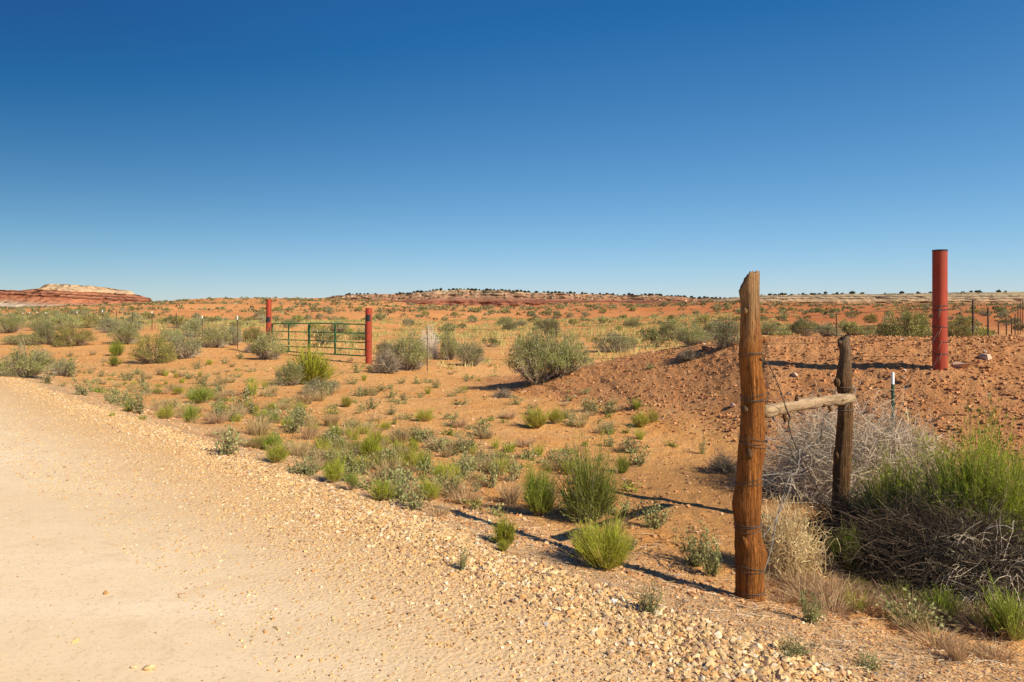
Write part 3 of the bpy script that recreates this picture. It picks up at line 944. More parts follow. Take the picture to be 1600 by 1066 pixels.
PROTO = {}
def proto(kind):
    """returns list of variants; each variant: (r, h, [(part name, mesh)])"""
    if kind in PROTO: return PROTO[kind]
    out = []
    def pk(r, h, st, fo, fname='foliage'):
        parts = []
        if fo is not None: parts.append((fname, fo.mesh(kind + '_' + fname, M['foliage'])))
        if st is not None: parts.append(('stems', st.mesh(kind + '_stems', M['twig'])))
        out.append((r, h, parts))
    if kind == 'sage_near':            # big ones 60-140 px wide
        for s in range(2): pk(.9, .9, *gen_sage(200 + s, .9, .9, 95, 98, .036, [SAGE, SALT][s], GWOOD))
    elif kind == 'sage_salt':
        for s in range(2): pk(.9, .9, *gen_sage(210 + s, .9, .9, 85, 88, .038, SALT, GWOOD, dead=.2))
    elif kind == 'sage_yellow':
        for s in range(2): pk(.9, .8, *gen_sage(220 + s, .9, .8, 85, 88, .038, SAGEY, WOOD, dead=.15))
    elif kind == 'sage_blue':
        for s in range(2): pk(.9, .8, *gen_sage(230 + s, .9, .8, 75, 78, .040, SAGEB, GWOOD, dead=.35))
    elif kind == 'sage_mid':
        for s in range(4): pk(.9, .7, *gen_sage(240 + s, .9, .7, 26, 34, .10, [SAGE, SALT, SAGEY, SAGEB][s], GWOOD, dead=.25))
    elif kind == 'broom':
        for s in range(6): pk(.3, .35, *gen_broom(300 + s, .3, .35, [90, 60, 110, 70, 50, 95][s], 9, .0028, [RAB, RABG, RAB, RABY, RAB, RAB][s], [WOOD, DRY][s % 2], lean=(.25 * math.cos(s * 2), .25 * math.sin(s * 2)), leafless=.4 + .06 * s, flat=.15 + .05 * (s % 3), jit=.12 + .03 * (s % 3)))
    elif kind == 'broom_yellow':
        for s in range(5): pk(.3, .32, *gen_broom(310 + s, .3, .32, [100, 70, 120, 60, 90][s], 9, .0026, [RABY, RAB, RABY, RABY, RAB][s], DRY, lean=(.2 * math.cos(s * 2.5), .2 * math.sin(s * 2.5)), leafless=.42 + .06 * s, jit=.12 + .02 * s))
    elif kind == 'broom_green':
        for s in range(5): pk(.3, .38, *gen_broom(320 + s, .3, .38, [80, 50, 95, 60, 40][s], 9, .0028, RABG, WOOD, up=.14, leafless=.45 + .07 * s, jit=.12 + .03 * (s % 3), lean=(.3 * math.cos(s * 1.9), .3 * math.sin(s * 1.9))))
    elif kind == 'grass_dry':
        for s in range(3): pk(.3, .28, None, gen_grass(330 + s, .3, .28, 260, .0026, DRY + [(.26, .23, .09)]), 'blades')
    elif kind == 'grass_pink':
        for s in range(3): pk(.3, .28, None, gen_grass(340 + s, .3, .28, 240, .0026, PINK + DRY[:1], .8), 'blades')
    elif kind == 'grass_green':
        for s in range(3): pk(.25, .3, None, gen_grass(350 + s, .25, .3, 170, .003, RAB + [(.30, .26, .10)], .7), 'blades')
    elif kind == 'weed':
        for s in range(4): pk(.25, .28, *gen_weed(360 + s, .25, .28, 16, 16, .034, WEED, WOOD))
    elif kind == 'weed_near':
        for s in range(3): pk(.25, .26, *gen_weed(370 + s, .25, .26, 30, 26, .024, WEED, WOOD))
    elif kind == 'herb':
        for s in range(4): pk(.2, .1, *gen_weed(380 + s, .2, .10, 12, 12, .028, [WEED, SALT, RABG, WEED][s], WOOD))
    elif kind == 'tumble_pale':
        for s in range(2): pk(.5, .6, gen_tangle(390 + s, .5, .6, 500, 5, .0034, [(.74, .62, .46), (.66, .54, .38), (.80, .70, .54)], L=1.15), None)
    elif kind == 'tumble_grey':
        for s in range(2): pk(.5, .4, gen_tangle(395 + s, .5, .4, 400, 5, .0026, GREYT[:2] + SHADE_DARKT, L=1.1), None)
    elif kind == 'herb_tiny':
        for s in range(3): pk(.12, .09, *gen_weed(385 + s, .12, .09, 7, 8, .026, [WEED, SALT, RABG][s], WOOD))
    PROTO[kind] = out
    return out

DIM = {}
def meshdim(me):
    if me.name not in DIM:
        v = np.empty(len(me.vertices) * 3, np.float32); me.vertices.foreach_get('co', v); v = v.reshape(-1, 3)
        DIM[me.name] = (np.percentile(np.hypot(v[:, 0], v[:, 1]), 96), np.percentile(v[:, 2], 99))
    return DIM[me.name]

_rp = R(99)
CNT = {}
def place(kind, name, x, y, z, w, h, label, cat, group=None, rz=None):
    vs = proto(kind)
    i = CNT.get(kind, 0); CNT[kind] = i + 1
    r, hh, parts = vs[i % len(vs)]
    dims = [meshdim(m) for _, m in parts]
    pr = max(d[0] for d in dims); ph = max(d[1] for d in dims)
    sc = (w / 2 / pr, w / 2 / pr, h / ph)
    rz = float(_rp.uniform(0, 6.28)) if rz is None else rz
    if len(parts) == 1:
        o = link(name, parts[0][1], loc=(x, y, z - .01), rz=rz, scale=sc)
    else:
        o = link(name, None, loc=(x, y, z - .01), rz=rz, scale=sc)
        o.empty_display_size = .1
        for pn, me in parts:
            link(pn, me, parent=o)
    if kind.startswith(('broom', 'sage', 'weed')):
        o.rotation_euler = (float(_rp.normal(0, .09)), float(_rp.normal(0, .09)), rz)
    tag(o, label, cat, group)
    return o

def plant(kind, name, px, py, w, h, label, cat=None, Y=None, group=None):
    if Y is None:
        x, y, z = ground_hit(px, py)
        y2 = y + .35 * w * y / F      # the photo shows the near rim of the foot
        x, y, z = (px - 800) / F * y2, y2, float(H((px - 800) / F * y2, y2))
    else:
        x = (px - 800) / F * Y; y = Y; z = float(H(x, y))
    return place(kind, name, x, y, z, w * y / F, h * y / F, label, cat or {'sage': 'sagebrush', 'rabb': 'rabbitbrush', 'tumb': 'tumbleweed', 'gras': 'grass clump', 'leaf': 'weed'}.get(name[:4], 'shrub'), group)

S_, B_, T_, G_, L_ = 'sagebrush', 'rabbitbrush', 'tumbleweed', 'grass_clump', 'leafy_weed'
PL = [
 # far-left verge and fence bushes
 ('sage_salt', S_, 38, 592, 88, 50, 'large grey-green sagebrush beside the road at the left frame edge'),
 ('sage_blue', S_, 92, 588, 36, 26, 'small loose sagebrush touching the right side of the big leftmost one'),
 ('sage_yellow', S_, 115, 543, 60, 31, 'rounded yellow-green sagebrush dome on orange sand at left'),
 ('sage_near', S_, 73, 540, 34, 36, 'dark green upright sagebrush just left of the yellow-green dome'),
 ('sage_near', S_, 45, 542, 70, 18, 'low grey dead-looking sagebrush strip left of the yellow-green dome'),
 ('sage_near', S_, 14, 522, 52, 28, 'sagebrush at left frame edge below the mesa'),
 ('sage_salt', S_, 62, 517, 44, 24, 'second sagebrush from the left in the row by the far fence'),
 ('sage_near', S_, 100, 516, 52, 26, 'third sagebrush from the left in the row by the far fence'),
 ('sage_yellow', S_, 135, 513, 44, 22, 'fourth sagebrush from the left in the row by the far fence'),
 ('sage_near', S_, 194, 540, 48, 32, 'grey-brown sagebrush with dry lower twigs left of the olive one'),
 ('sage_blue', S_, 172, 521, 44, 22, 'low sagebrush right behind the bare orange sand patch'),
 ('sage_yellow', S_, 239, 569, 66, 42, 'dark olive-yellow sagebrush, largest of those left of the gate'),
 ('sage_blue', S_, 292, 562, 52, 42, 'pale blue-green sagebrush touching the right side of the olive one'),
 ('sage_salt', S_, 303, 528, 44, 24, 'greyish sagebrush behind the blue-green one near the fence'),
 ('sage_salt', S_, 266, 536, 34, 22, 'small pale sagebrush behind the olive one'),
 ('broom_green', B_, 185, 557, 26, 26, 'small green bush left of the olive sagebrush'),
 ('broom_green', B_, 178, 573, 24, 20, 'small green bush in front of the green one left of the olive sagebrush'),
 ('sage_near', S_, 338, 545, 50, 36, 'grey-green sagebrush left of the white-tipped nearest fence stake'),
 ('sage_blue', S_, 364, 541, 34, 30, 'sagebrush directly behind the white-tipped nearest fence stake'),
 ('sage_yellow', S_, 395, 536, 40, 26, 'dark olive sagebrush behind the one at the gate left post'),
 ('sage_salt', S_, 419, 563, 58, 46, 'full pale green sagebrush in front of the left red gate post'),
 ('tumble_grey', T_, 391, 552, 20, 15, 'small grey tumbleweed left of the sagebrush by the gate'),
 ('broom', B_, 485, 602, 88, 54, 'bright green rabbitbrush below the middle of the green gate'),
 ('sage_near', S_, 455, 603, 42, 34, 'grey-green sagebrush leaning on the bright rabbitbrush below the gate'),
 ('sage_blue', S_, 500, 618, 60, 22, 'low grey sagebrush in front of the rabbitbrush below the gate'),
 # right of the gate
 ('sage_near', S_, 640, 580, 66, 58, 'tall sagebrush beside the right red gate post'),
 ('tumble_grey', T_, 604, 584, 46, 38, 'grey dead brush piled at the foot of the right gate post'),
 ('sage_blue', S_, 606, 566, 40, 32, 'small sagebrush between right gate post and pale tumbleweed'),
 ('tumble_pale', T_, 670, 561, 34, 46, 'tall whitish tumbleweed caught on the fence right of the gate'),
 ('sage_salt', S_, 704, 563, 36, 42, 'sagebrush immediately right of the whitish tumbleweed'),
 ('sage_blue', S_, 738, 573, 46, 40, 'grey-green sagebrush left of the biggest central sagebrush'),
 ('sage_near', S_, 838, 607, 96, 78, 'biggest sagebrush in the centre of the sandy flat'),
 ('sage_salt', S_, 884, 590, 70, 62, 'yellow-green sagebrush joined to the right of the biggest central one'),
 ('tumble_grey', T_, 785, 622, 34, 14, 'flat grey twig heap at the lower left of the biggest sagebrush'),
 ('sage_blue', S_, 958, 552, 62, 30, 'low grey sagebrush right of the biggest central one'),
 ('sage_near', S_, 985, 545, 30, 22, 'small sagebrush touching the right of the low grey one'),
 ('sage_near', S_, 857, 522, 36, 24, 'dark sagebrush behind the lone stake in the grassy field'),
 ('sage_near', S_, 790, 508, 30, 12, 'left of three small dark shrubs in the grassy field'),
 ('sage_blue', S_, 812, 510, 24, 10, 'middle of three small dark shrubs in the grassy field'),
 ('sage_near', S_, 798, 516, 26, 12, 'lowest of three small dark shrubs in the grassy field'),
 ('sage_salt', S_, 988, 512, 30, 14, 'small green shrub in the field above the low grey sagebrush'),
 ('sage_near', S_, 530, 520, 34, 18, 'dark sagebrush seen through the right panel of the gate'),
 ('sage_salt', S_, 562, 532, 34, 20, 'pale sagebrush seen between gate rails by the right gate post'),
 ('sage_near', S_, 452, 513, 26, 14, 'shrub seen above the left half of the gate'),
 # on and behind the mound
 ('sage_salt', S_, 1052, 533, 48, 32, 'left one of the sagebrushes on the mound crest line'),
 ('sage_near', S_, 1084, 540, 54, 34, 'second sagebrush from left along the mound crest, darker base'),
 ('sage_blue', S_, 1135, 546, 56, 44, 'tall sagebrush on the crest just left of the tall wooden post'),
 ('sage_salt', S_, 1118, 522, 40, 22, 'green sagebrush behind the crest left of the tall wooden post'),
 ('sage_salt', S_, 1203, 524, 38, 20, 'green sagebrush on the crest just right of the tall wooden post'),
 ('sage_near', S_, 1256, 526, 46, 26, 'grey twiggy sagebrush on the crest midway between wooden posts'),
 ('sage_blue', S_, 1294, 527, 40, 22, 'pale sagebrush on the crest left of the shorter wooden post'),
 ('sage_salt', S_, 1335, 525, 34, 16, 'low sagebrush on the crest right of the shorter wooden post'),
 ('sage_salt', S_, 1360, 522, 36, 14, 'low shrub between shorter wooden post and big yellow-green bush'),
 ('sage_yellow', S_, 1498, 529, 40, 20, 'low green bush just right of the tall red post'),
 ('sage_salt', S_, 1440, 527, 34, 22, 'pale twiggy bush tucked behind the left side of the tall red post'),
 ('tumble_grey', T_, 1076, 565, 34, 20, 'dry beige weed tuft on the left face of the mound'),
 ('herb', 'small_herb', 1016, 578, 18, 10, 'dark green herb on the left tail of the mound'),
 # foreground rabbitbrush and grasses
 ('broom_yellow', B_, 840, 671, 44, 34, 'rounded yellow-green rabbitbrush, left half of the pair on the flat'),
 ('broom_yellow', B_, 866, 664, 30, 28, 'smaller rabbitbrush joined right of the rounded pair on the flat'),
 ('broom_yellow', B_, 1004, 669, 32, 24, 'yellow-green rabbitbrush at the foot of the mound'),
 ('broom_yellow', B_, 1020, 663, 22, 24, 'taller tuft joined to the rabbitbrush at the mound foot'),
 ('broom', B_, 297, 661, 32, 30, 'bright lime rabbitbrush ball near the road at left'),
 ('broom_green', B_, 316, 632, 42, 28, 'spiky green rabbitbrush behind the lime ball at left'),
 ('broom', B_, 578, 720, 34, 42, 'tall bright lime rabbitbrush in the middle verge'),
 ('broom', B_, 568, 736, 28, 24, 'lower lime tuft in front of the tall lime rabbitbrush'),
 ('broom_green', B_, 526, 690, 22, 30, 'narrow dark green rabbitbrush left of the tall lime one'),
 ('grass_green', G_, 552, 690, 34, 28, 'loose green grass clump behind the tall lime rabbitbrush'),
 ('broom_yellow', B_, 521, 756, 34, 40, 'yellow-green rabbitbrush with grey foot near the gravel edge'),
 ('broom_green', B_, 548, 766, 24, 32, 'thin green rabbitbrush right of the yellow-green one at gravel edge'),
 ('broom', B_, 598, 784, 44, 36, 'dense green rabbitbrush right at the edge of the gravel'),
 ('broom', B_, 643, 710, 22, 25, 'lone small lime rabbitbrush ball on bare sand'),
 ('broom_yellow', B_, 542, 637, 18, 20, 'small lime tuft on the sand below the right gate post'),
 ('broom_yellow', B_, 602, 673, 19, 15, 'small pale lime tuft right of the tan grass clump'),
 ('broom_yellow', B_, 664, 661, 34, 22, 'low yellow-green tuft on the sand left of the rounded pair'),
 ('herb', 'small_herb', 636, 657, 40, 12, 'flat green herb patch left of the low yellow-green tuft'),
 ('grass_dry', G_, 517, 667, 36, 28, 'dry yellowish grass clump above the narrow green rabbitbrush'),
 ('grass_dry', G_, 545, 668, 26, 18, 'small yellowish grass tuft right of the dry yellowish clump'),
 ('grass_dry', G_, 404, 683, 54, 34, 'broad tan-green grass clump behind the leafy bush by the road'),
 ('broom_green', B_, 426, 705, 42, 30, 'bright green low bush right of the leafy bush by the road'),
 ('grass_pink', G_, 340, 665, 44, 28, 'pinkish dry grass clump right of the lime ball at left'),
 ('grass_pink', G_, 372, 655, 40, 26, 'pinkish dry grass clump behind the broad tan-green one'),
 ('grass_pink', G_, 484, 690, 40, 36, 'brownish dry grass clump left of the narrow dark green rabbitbrush'),
 ('grass_dry', G_, 475, 634, 46, 26, 'orange-tan dry grass clump below the bright rabbitbrush'),
 ('grass_dry', G_, 500, 628, 30, 24, 'small tan grass clump beside the orange-tan one'),
 ('weed', L_, 455, 680, 50, 36, 'pale leafy weed between tan grass clumps'),
 ('weed', L_, 512, 620, 30, 34, 'grey-green leafy weed right of the bright rabbitbrush foot'),
 ('weed', L_, 356, 713, 56, 50, 'olive leafy bush standing in the gravel at the road edge'),
 ('weed', L_, 217, 647, 32, 36, 'dark leafy weed at the road edge left of the lime ball'),
 ('weed', L_, 130, 619, 38, 32, 'grey-green leafy weed at the road edge near the left sagebrush'),
 ('weed', L_, 75, 600, 24, 24, 'leafy weed just right of the big leftmost sagebrush'),
 ('grass_green', G_, 175, 651, 14, 10, 'tiny lime grass tuft at the road edge'),
 ('grass_green', G_, 223, 656, 18, 10, 'low yellow grass tuft below the dark leafy weed'),
 ('weed', L_, 385, 640, 40, 40, 'tall pale leafy weed above the broad tan-green grass'),
 ('grass_green', G_, 395, 618, 26, 34, 'upright green grass tuft left of the tall pale weed'),
 ('weed', L_, 113, 590, 28, 30, 'upright pale weed on the sand right of the big leftmost sagebrush'),
 ('weed', L_, 662, 752, 34, 44, 'sparse grey leafy weed at the middle of the verge'),
 ('broom_yellow', B_, 710, 768, 30, 44, 'slim yellow-green bush right of the sparse grey weed'),
 ('weed', L_, 744, 770, 22, 26, 'small dark green weed between slim bush and grey leafy weed'),
 ('weed', L_, 770, 765, 38, 48, 'grey leafy weed left of the dark green rabbitbrush'),
 ('grass_pink', G_, 797, 790, 50, 50, 'brown dry clump at the left foot of the dark green rabbitbrush'),
 ('grass_green', G_, 740, 713, 16, 20, 'small lime grass tuft on bare sand above the slim bush'),
 ('grass_green', G_, 774, 703, 22, 22, 'small pale green tuft on bare sand left of the tallest bush'),
 ('broom', B_, 787, 851, 44, 46, 'small bright green bush at the bend of the post shadow'),
 ('broom_yellow', B_, 788, 862, 22, 20, 'little dry-footed tuft under the bright bush at the post shadow'),
 ('weed_near', L_, 722, 894, 18, 38, 'thin green sprig rising from the gravel'),
 ('weed_near', L_, 1020, 830, 52, 52, 'pale leafy weed left of the tall post on the damp soil'),
 ('weed_near', L_, 1085, 890, 60, 64, 'silvery broad-leaved weed close left of the tall wooden post'),
 ('weed_near', L_, 1112, 905, 40, 58, 'second silvery broad-leaved weed nearest the tall post'),
 ('weed_near', L_, 985, 862, 34, 32, 'small silvery weed above the yellow-green bush'),
 ('grass_pink', G_, 962, 838, 50, 36, 'brown dry grass right of the tallest bush foot'),
 ('weed_near', L_, 1012, 962, 42, 46, 'sparse pale weed in the gravel right of the yellow-green bush'),
 ('weed_near', L_, 1268, 978, 42, 56, 'pale broad-leaved weed right of the tall post foot'),
 ('broom_green', B_, 975, 742, 26, 36, 'small dark green tuft behind the right of the tallest bush'),
 ('weed', L_, 952, 700, 26, 22, 'grey weed on the sand above the tallest bush'),
 ('weed', L_, 1098, 710, 18, 28, 'little pale weed in the damp soil left of the tall post'),
 ('herb', 'small_herb', 1048, 700, 30, 12, 'flat green herb above the damp soil'),
 ('herb', 'small_herb', 938, 722, 22, 12, 'low green herb right above the tallest bush'),
 ('tumble_grey', T_, 1132, 742, 52, 34, 'grey dry brush peeking out left of the tall post'),
 ('weed', L_, 596, 613, 26, 14, 'low pale weed below the right gate post'),
 ('weed', L_, 556, 584, 22, 20, 'green weed between gate and right gate post foot'),
 ('weed', L_, 552, 602, 26, 16, 'pale weed in the sandy gateway'),
 ('weed', L_, 628, 600, 20, 12, 'pale weed in front of the grey dead brush by the gate'),
 ('weed', L_, 682, 607, 22, 16, 'pale weed below the whitish tumbleweed'),
 ('weed', L_, 580, 640, 28, 20, 'green leafy weed midway down the sandy flat'),
 ('weed', L_, 375, 562, 18, 14, 'small weed on orange sand left of the gate sagebrush'),
 ('broom_yellow', B_, 327, 571, 12, 10, 'tiny lime tuft on the orange sand left of the gate'),
 # bottom right
 ('grass_green', G_, 1335, 962, 50, 40, 'shadowed green grass clump below the grey brush'),
 ('grass_green', G_, 1405, 950, 44, 44, 'pale green grass tuft at the edge of the dark dead brush'),
 ('broom_green', B_, 1322, 900, 50, 70, 'soft green feathery tuft between the tan tumbleweed and dead brush'),
 ('broom', B_, 1582, 1012, 80, 84, 'yellow-green rabbitbrush at the lower right frame edge'),
 ('grass_pink', G_, 1245, 925, 70, 40, 'brown dry litter clump under the tan tumbleweed'),
 ('grass_pink', G_, 1300, 950, 90, 40, 'wide brown dry grass clump under the feathery tuft'),
 ('grass_pink', G_, 1470, 965, 70, 36, 'brown grass clump under the dead brush'),
 ('grass_pink', G_, 1225, 945, 50, 26, 'reddish dry grass at the tall post foot'),
 ('weed_near', L_, 1240, 1030, 60, 30, 'low dark green weed at the gravel edge near the bottom'),
 ('weed_near', L_, 1360, 1050, 46, 26, 'low yellowish weed at the bottom right of the gravel'),
 ('grass_pink', G_, 1495, 1035, 50, 46, 'brown twiggy tuft left of the lower right rabbitbrush'),
]
for p in PL:
    plant(*p)
# special big plants near the posts, each with its own mesh
def big(name, label, cat, px, Y, parts, w, h, rz=0.0):
    x = (px - 800) / F * Y; z = float(H(x, Y))
    dims = []
    for pn, me in parts: dims.append(meshdim(me))
    pr = max(d[0] for d in dims); ph = max(d[1] for d in dims)
    o = link(name, None, loc=(x, Y, z - .01), rz=rz, scale=(w * Y / F / 2 / pr, w * Y / F / 2 / pr, h * Y / F / ph))
    o.empty_display_size = .1
    for pn, me in parts: link(pn, me, parent=o)
    tag(o, label, cat)
    return o
st, fo = gen_broom(501, .36, .60, 120, 9, .0021, RABG + RABG + [(.34, .34, .12)], GWOOD, leafless=.62, up=.12, jit=.17, flat=.2)
big('rabbitbrush', 'tallest loose green bush with bare forked stems, centre foreground', 'rabbitbrush', 918, 6.25, [('foliage', fo.mesh('tall_foliage', M['foliage'])), ('stems', st.mesh('tall_stems', M['twig']))], 104, 128)
st, fo = gen_broom(502, .3, .5, 110, 12, .0021, RABG, WOOD, up=.14)
big('rabbitbrush', 'dark green rabbitbrush left of the tallest bush', 'rabbitbrush', 842, 6.35, [('foliage', fo.mesh('dark_foliage', M['foliage'])), ('stems', st.mesh('dark_stems', M['twig']))], 58, 86)
st, fo = gen_broom(503, .3, .32, 190, 15, .0015, RABY + RAB, DRY, leafless=.45, jit=.13)
big('rabbitbrush', 'dense yellow-green rabbitbrush at the gravel edge, nearest large one', 'rabbitbrush', 946, 4.62, [('foliage', fo.mesh('near_foliage', M['foliage'])), ('stems', st.mesh('near_stems', M['twig']))], 88, 78)
st, fo = gen_broom(504, .2, .25, 80, 14, .0016, RABY, DRY)
big('rabbitbrush', 'yellow-green tuft behind the left of the dense gravel-edge bush', 'rabbitbrush', 916, 4.95, [('foliage', fo.mesh('tuft_foliage', M['foliage'])), ('stems', st.mesh('tuft_stems', M['twig']))], 46, 50)
big('tumbleweed', 'huge heap of grey dry brush behind the wooden posts', 'dead brush', 1325, 7.9, [('twigs', gen_tangle(510, 1., .75, 3000, 7, .0019, GREYT, L=1.2, curl=.75, up=.85).mesh('grey_twigs', M['twig']))], 245, 122)
big('tumbleweed', 'right end heap of grey dry brush behind the green stake', 'dead brush', 1418, 7.7, [('twigs', gen_tangle(511, .6, .6, 1700, 7, .0018, GREYT, L=1.2, curl=.8, up=.85).mesh('grey_twigs', M['twig']))], 115, 112)
big('tumbleweed', 'tan curly tumbleweed wedged against the tall wooden post', 'tumbleweed', 1230, 5.05, [('twigs', gen_tangle(512, .28, .34, 1100, 9, .0014, TANT, L=1.35, curl=.85, up=.9).mesh('tan_twigs', M['twig']))], 104, 100)
big('dead_brush', 'dark dead brush with bleached stems spilling toward the lower right', 'dead brush', 1490, 4.95, [('twigs', gen_tangle(513, .9, .5, 3900, 6, .0016, SHADE_DARKT, L=1.1, curl=.45, droop=.15, up=.9).mesh('dark_twigs', M['twig']))], 330, 118)
big('dead_brush', 'dark shaded dead brush between shorter wooden post and big green bush', 'dead brush', 1365, 5.9, [('twigs', gen_tangle(514, .6, .4, 2400, 6, .0016, SHADE_DARKT, L=1.1, curl=.5, up=.8).mesh('dark_twigs', M['twig']))], 190, 78)
big('dead_brush', 'dead brush with drooping pale stems at the right frame edge', 'dead brush', 1550, 4.6, [('twigs', gen_tangle(515, .7, .4, 620, 8, .0017, GREYT[:3], L=1.3, curl=.15, droop=.50, up=.9).mesh('pale_twigs', M['twig']))], 240, 100)
st, fo = gen_broom(505, .6, .62, 520, 11, .0019, RABG + RAB + RABG, DRY + WOOD, leafless=.86, up=.03, jit=.085, flat=.15, nleaf=5)
o = big('rabbitbrush', 'biggest bright green rabbitbrush above the dark dead brush at right', 'rabbitbrush', 1530, 5.35, [('foliage', fo.mesh('big_foliage', M['foliage'])), ('stems', st.mesh('big_stems', M['twig']))], 190, 196)
st, fo = gen_broom(506, .5, .4, 220, 10, .002, RABG + RAB, DRY + WOOD, leafless=.80, jit=.1, nleaf=4)
big('rabbitbrush', 'green rabbitbrush at the foot of the green stake', 'rabbitbrush', 1398, 5.75, [('foliage', fo.mesh('small_foliage', M['foliage'])), ('stems', st.mesh('small_stems', M['twig']))], 105, 142)
st, fo = gen_broom(507, .4, .6, 220, 10, .002, RABG + RAB, DRY + WOOD, leafless=.80, jit=.1, nleaf=4)
big('rabbitbrush', 'green rabbitbrush cut by the right frame edge beside the biggest one', 'rabbitbrush', 1612, 5.5, [('foliage', fo.mesh('edge_foliage', M['foliage'])), ('stems', st.mesh('edge_stems', M['twig']))], 80, 160)
st, fo = gen_sage(520, 1.2, 1.0, 80, 110, .05, SAGEY + SALT + [(.34, .31, .13)], WOOD, dead=.15)
big('rabbitbrush', 'large rounded yellow-green bush on the crest left of the tall red post', 'rabbitbrush', 1412, 15.5, [('foliage', fo.mesh('crest_foliage', M['foliage'])), ('stems', st.mesh('crest_stems', M['twig']))], 78, 62)

# ------------------------------------------------------------------ small weeds scattered on the flat (countable, alike)
def zone(px):
    return ('at the far left' if px < 200 else 'left of the gate' if px < 420 else 'below the green gate' if px < 580
            else 'between gate and biggest sagebrush' if px < 780 else 'before the biggest sagebrush' if px < 930 else 'at the foot of the mound')
def near_far(d):
    return 'close to the gravel' if d < 2.2 else 'midway across the sand' if d < 5.5 else 'far back on the sand'
KTXT = {'herb': 'flat spreading grey-green herb', 'weed': 'upright leafy grey-green weed', 'herb_tiny': 'tiny sprig of leaves', 'grass_green': 'small green grass tuft',
        'grass_pink': 'low brownish dry grass tuft', 'grass_dry': 'low straw-coloured grass tuft', 'broom_yellow': 'young yellow-green rabbitbrush', 'broom_green': 'young dark green rabbitbrush'}
def scatter_weeds():
    rng = R(12)
    used = [(p[2], p[3], p[4]) for p in PL]
    n = 0; tries = 0
    while n < 410 and tries < 9000:
        tries += 1
        px = rng.uniform(-10, 1000); py = 548 + 262 * rng.uniform(0, 1) ** 1.15
        x, y, z = ground_hit(px, py)
        d = road_d(x, y)
        if d < .35: continue
        w_, _ = mound_w(x, y)
        if w_ > .35: continue
        # thicker near the road than on the bare sand towards the gate
        dens = (1 - sstep((d - 5.0) / 6)) * .65 + .35 if px < 640 else .4
        if rng.uniform() > dens: continue
        if any(abs(px - u[0]) < u[2] * .5 and abs(py - u[1]) < 14 for u in used): continue
        s = rng.uniform(.75, 1.35)
        k = rng.choice(['herb', 'weed', 'herb_tiny', 'grass_green', 'grass_pink', 'herb_tiny', 'grass_dry'], p=[.24, .19, .18, .07, .14, .06, .12])
        wd = {'herb': .36, 'weed': .34, 'herb_tiny': .2, 'grass_green': .2, 'grass_pink': .32, 'grass_dry': .3}[k] * s
        hh = {'herb': .14, 'weed': .26, 'herb_tiny': .1, 'grass_green': .2, 'grass_pink': .18, 'grass_dry': .2}[k] * s * rng.uniform(.7, 1.2)
        if k.startswith('grass'):
            place(k, 'grass_tuft', x, y, z, wd, hh, KTXT[k] + ' ' + zone(px) + ', ' + near_far(d), 'grass tuft', 'small grass tufts scattered over the sandy flat')
        else:
            place(k, 'small_weed', x, y, z, wd, hh, KTXT[k] + ' ' + zone(px) + ', ' + near_far(d), 'weed', 'small weeds scattered over the sandy flat')
        n += 1
scatter_weeds()

def clusters():
    rng = R(17)
    n = 0
    cs = [(rng.uniform(225, 760), None) for _ in range(46)] + [(rng.uniform(1205, 1560), 'r') for _ in range(9)]
    for px, side in cs:
        if side:
            Yc = rng.uniform(3.9, 4.9); xc = (px - 800) / F * Yc
        else:
            # along the verge just beyond the gravel
            d = rng.uniform(.5, 3.4) ** 1.0; a = (px - 800) / F
            Yc = (4.4 + d * math.sqrt(2)) / (1 + a); xc = a * Yc
        for j in range(int(rng.integers(3, 6))):
            x = xc + rng.normal(0, .24); y = Yc + rng.normal(0, .24)
            if road_d(x, y) < .4 or math.hypot(x - 1.53, y - 4.2) < .38: continue
            if 0 < 1.53 - x < 1.2 and abs((y - 4.4) - (1.53 - x) * .75) < .2: continue
            k = rng.choice(['grass_pink', 'grass_dry', 'weed', 'broom_yellow', 'herb', 'broom_green'], p=[.26, .20, .17, .17, .08, .12] if not side else [.62, .2, .04, .02, .1, .02])
            s = rng.uniform(.6, 1.25)
            w = {'grass_pink': .38, 'grass_dry': .34, 'weed': .34, 'broom_yellow': .24, 'herb': .34, 'broom_green': .22}[k] * s
            h = {'grass_pink': .17, 'grass_dry': .2, 'weed': .24, 'broom_yellow': .2, 'herb': .12, 'broom_green': .2}[k] * s
            if side: h *= .75
            z = float(H(x, y))
            lab = KTXT[k] + (' under the dead brush at lower right' if side else ' crowded among the verge plants ' + zone(800 + F * x / y))
            nm, ct = ('grass_clump', 'grass clump') if k.startswith('grass') else ('rabbitbrush', 'rabbitbrush') if k.startswith('broom') else ('small_weed', 'weed')
            place(k, nm, x, y, z, w, h, lab, ct, {'grass_clump': 'grass clumps ', 'rabbitbrush': 'rabbitbrush plants ', 'small_weed': 'small weeds '}[nm] + ('under the dead brush' if side else 'crowding the verge'))
clusters()

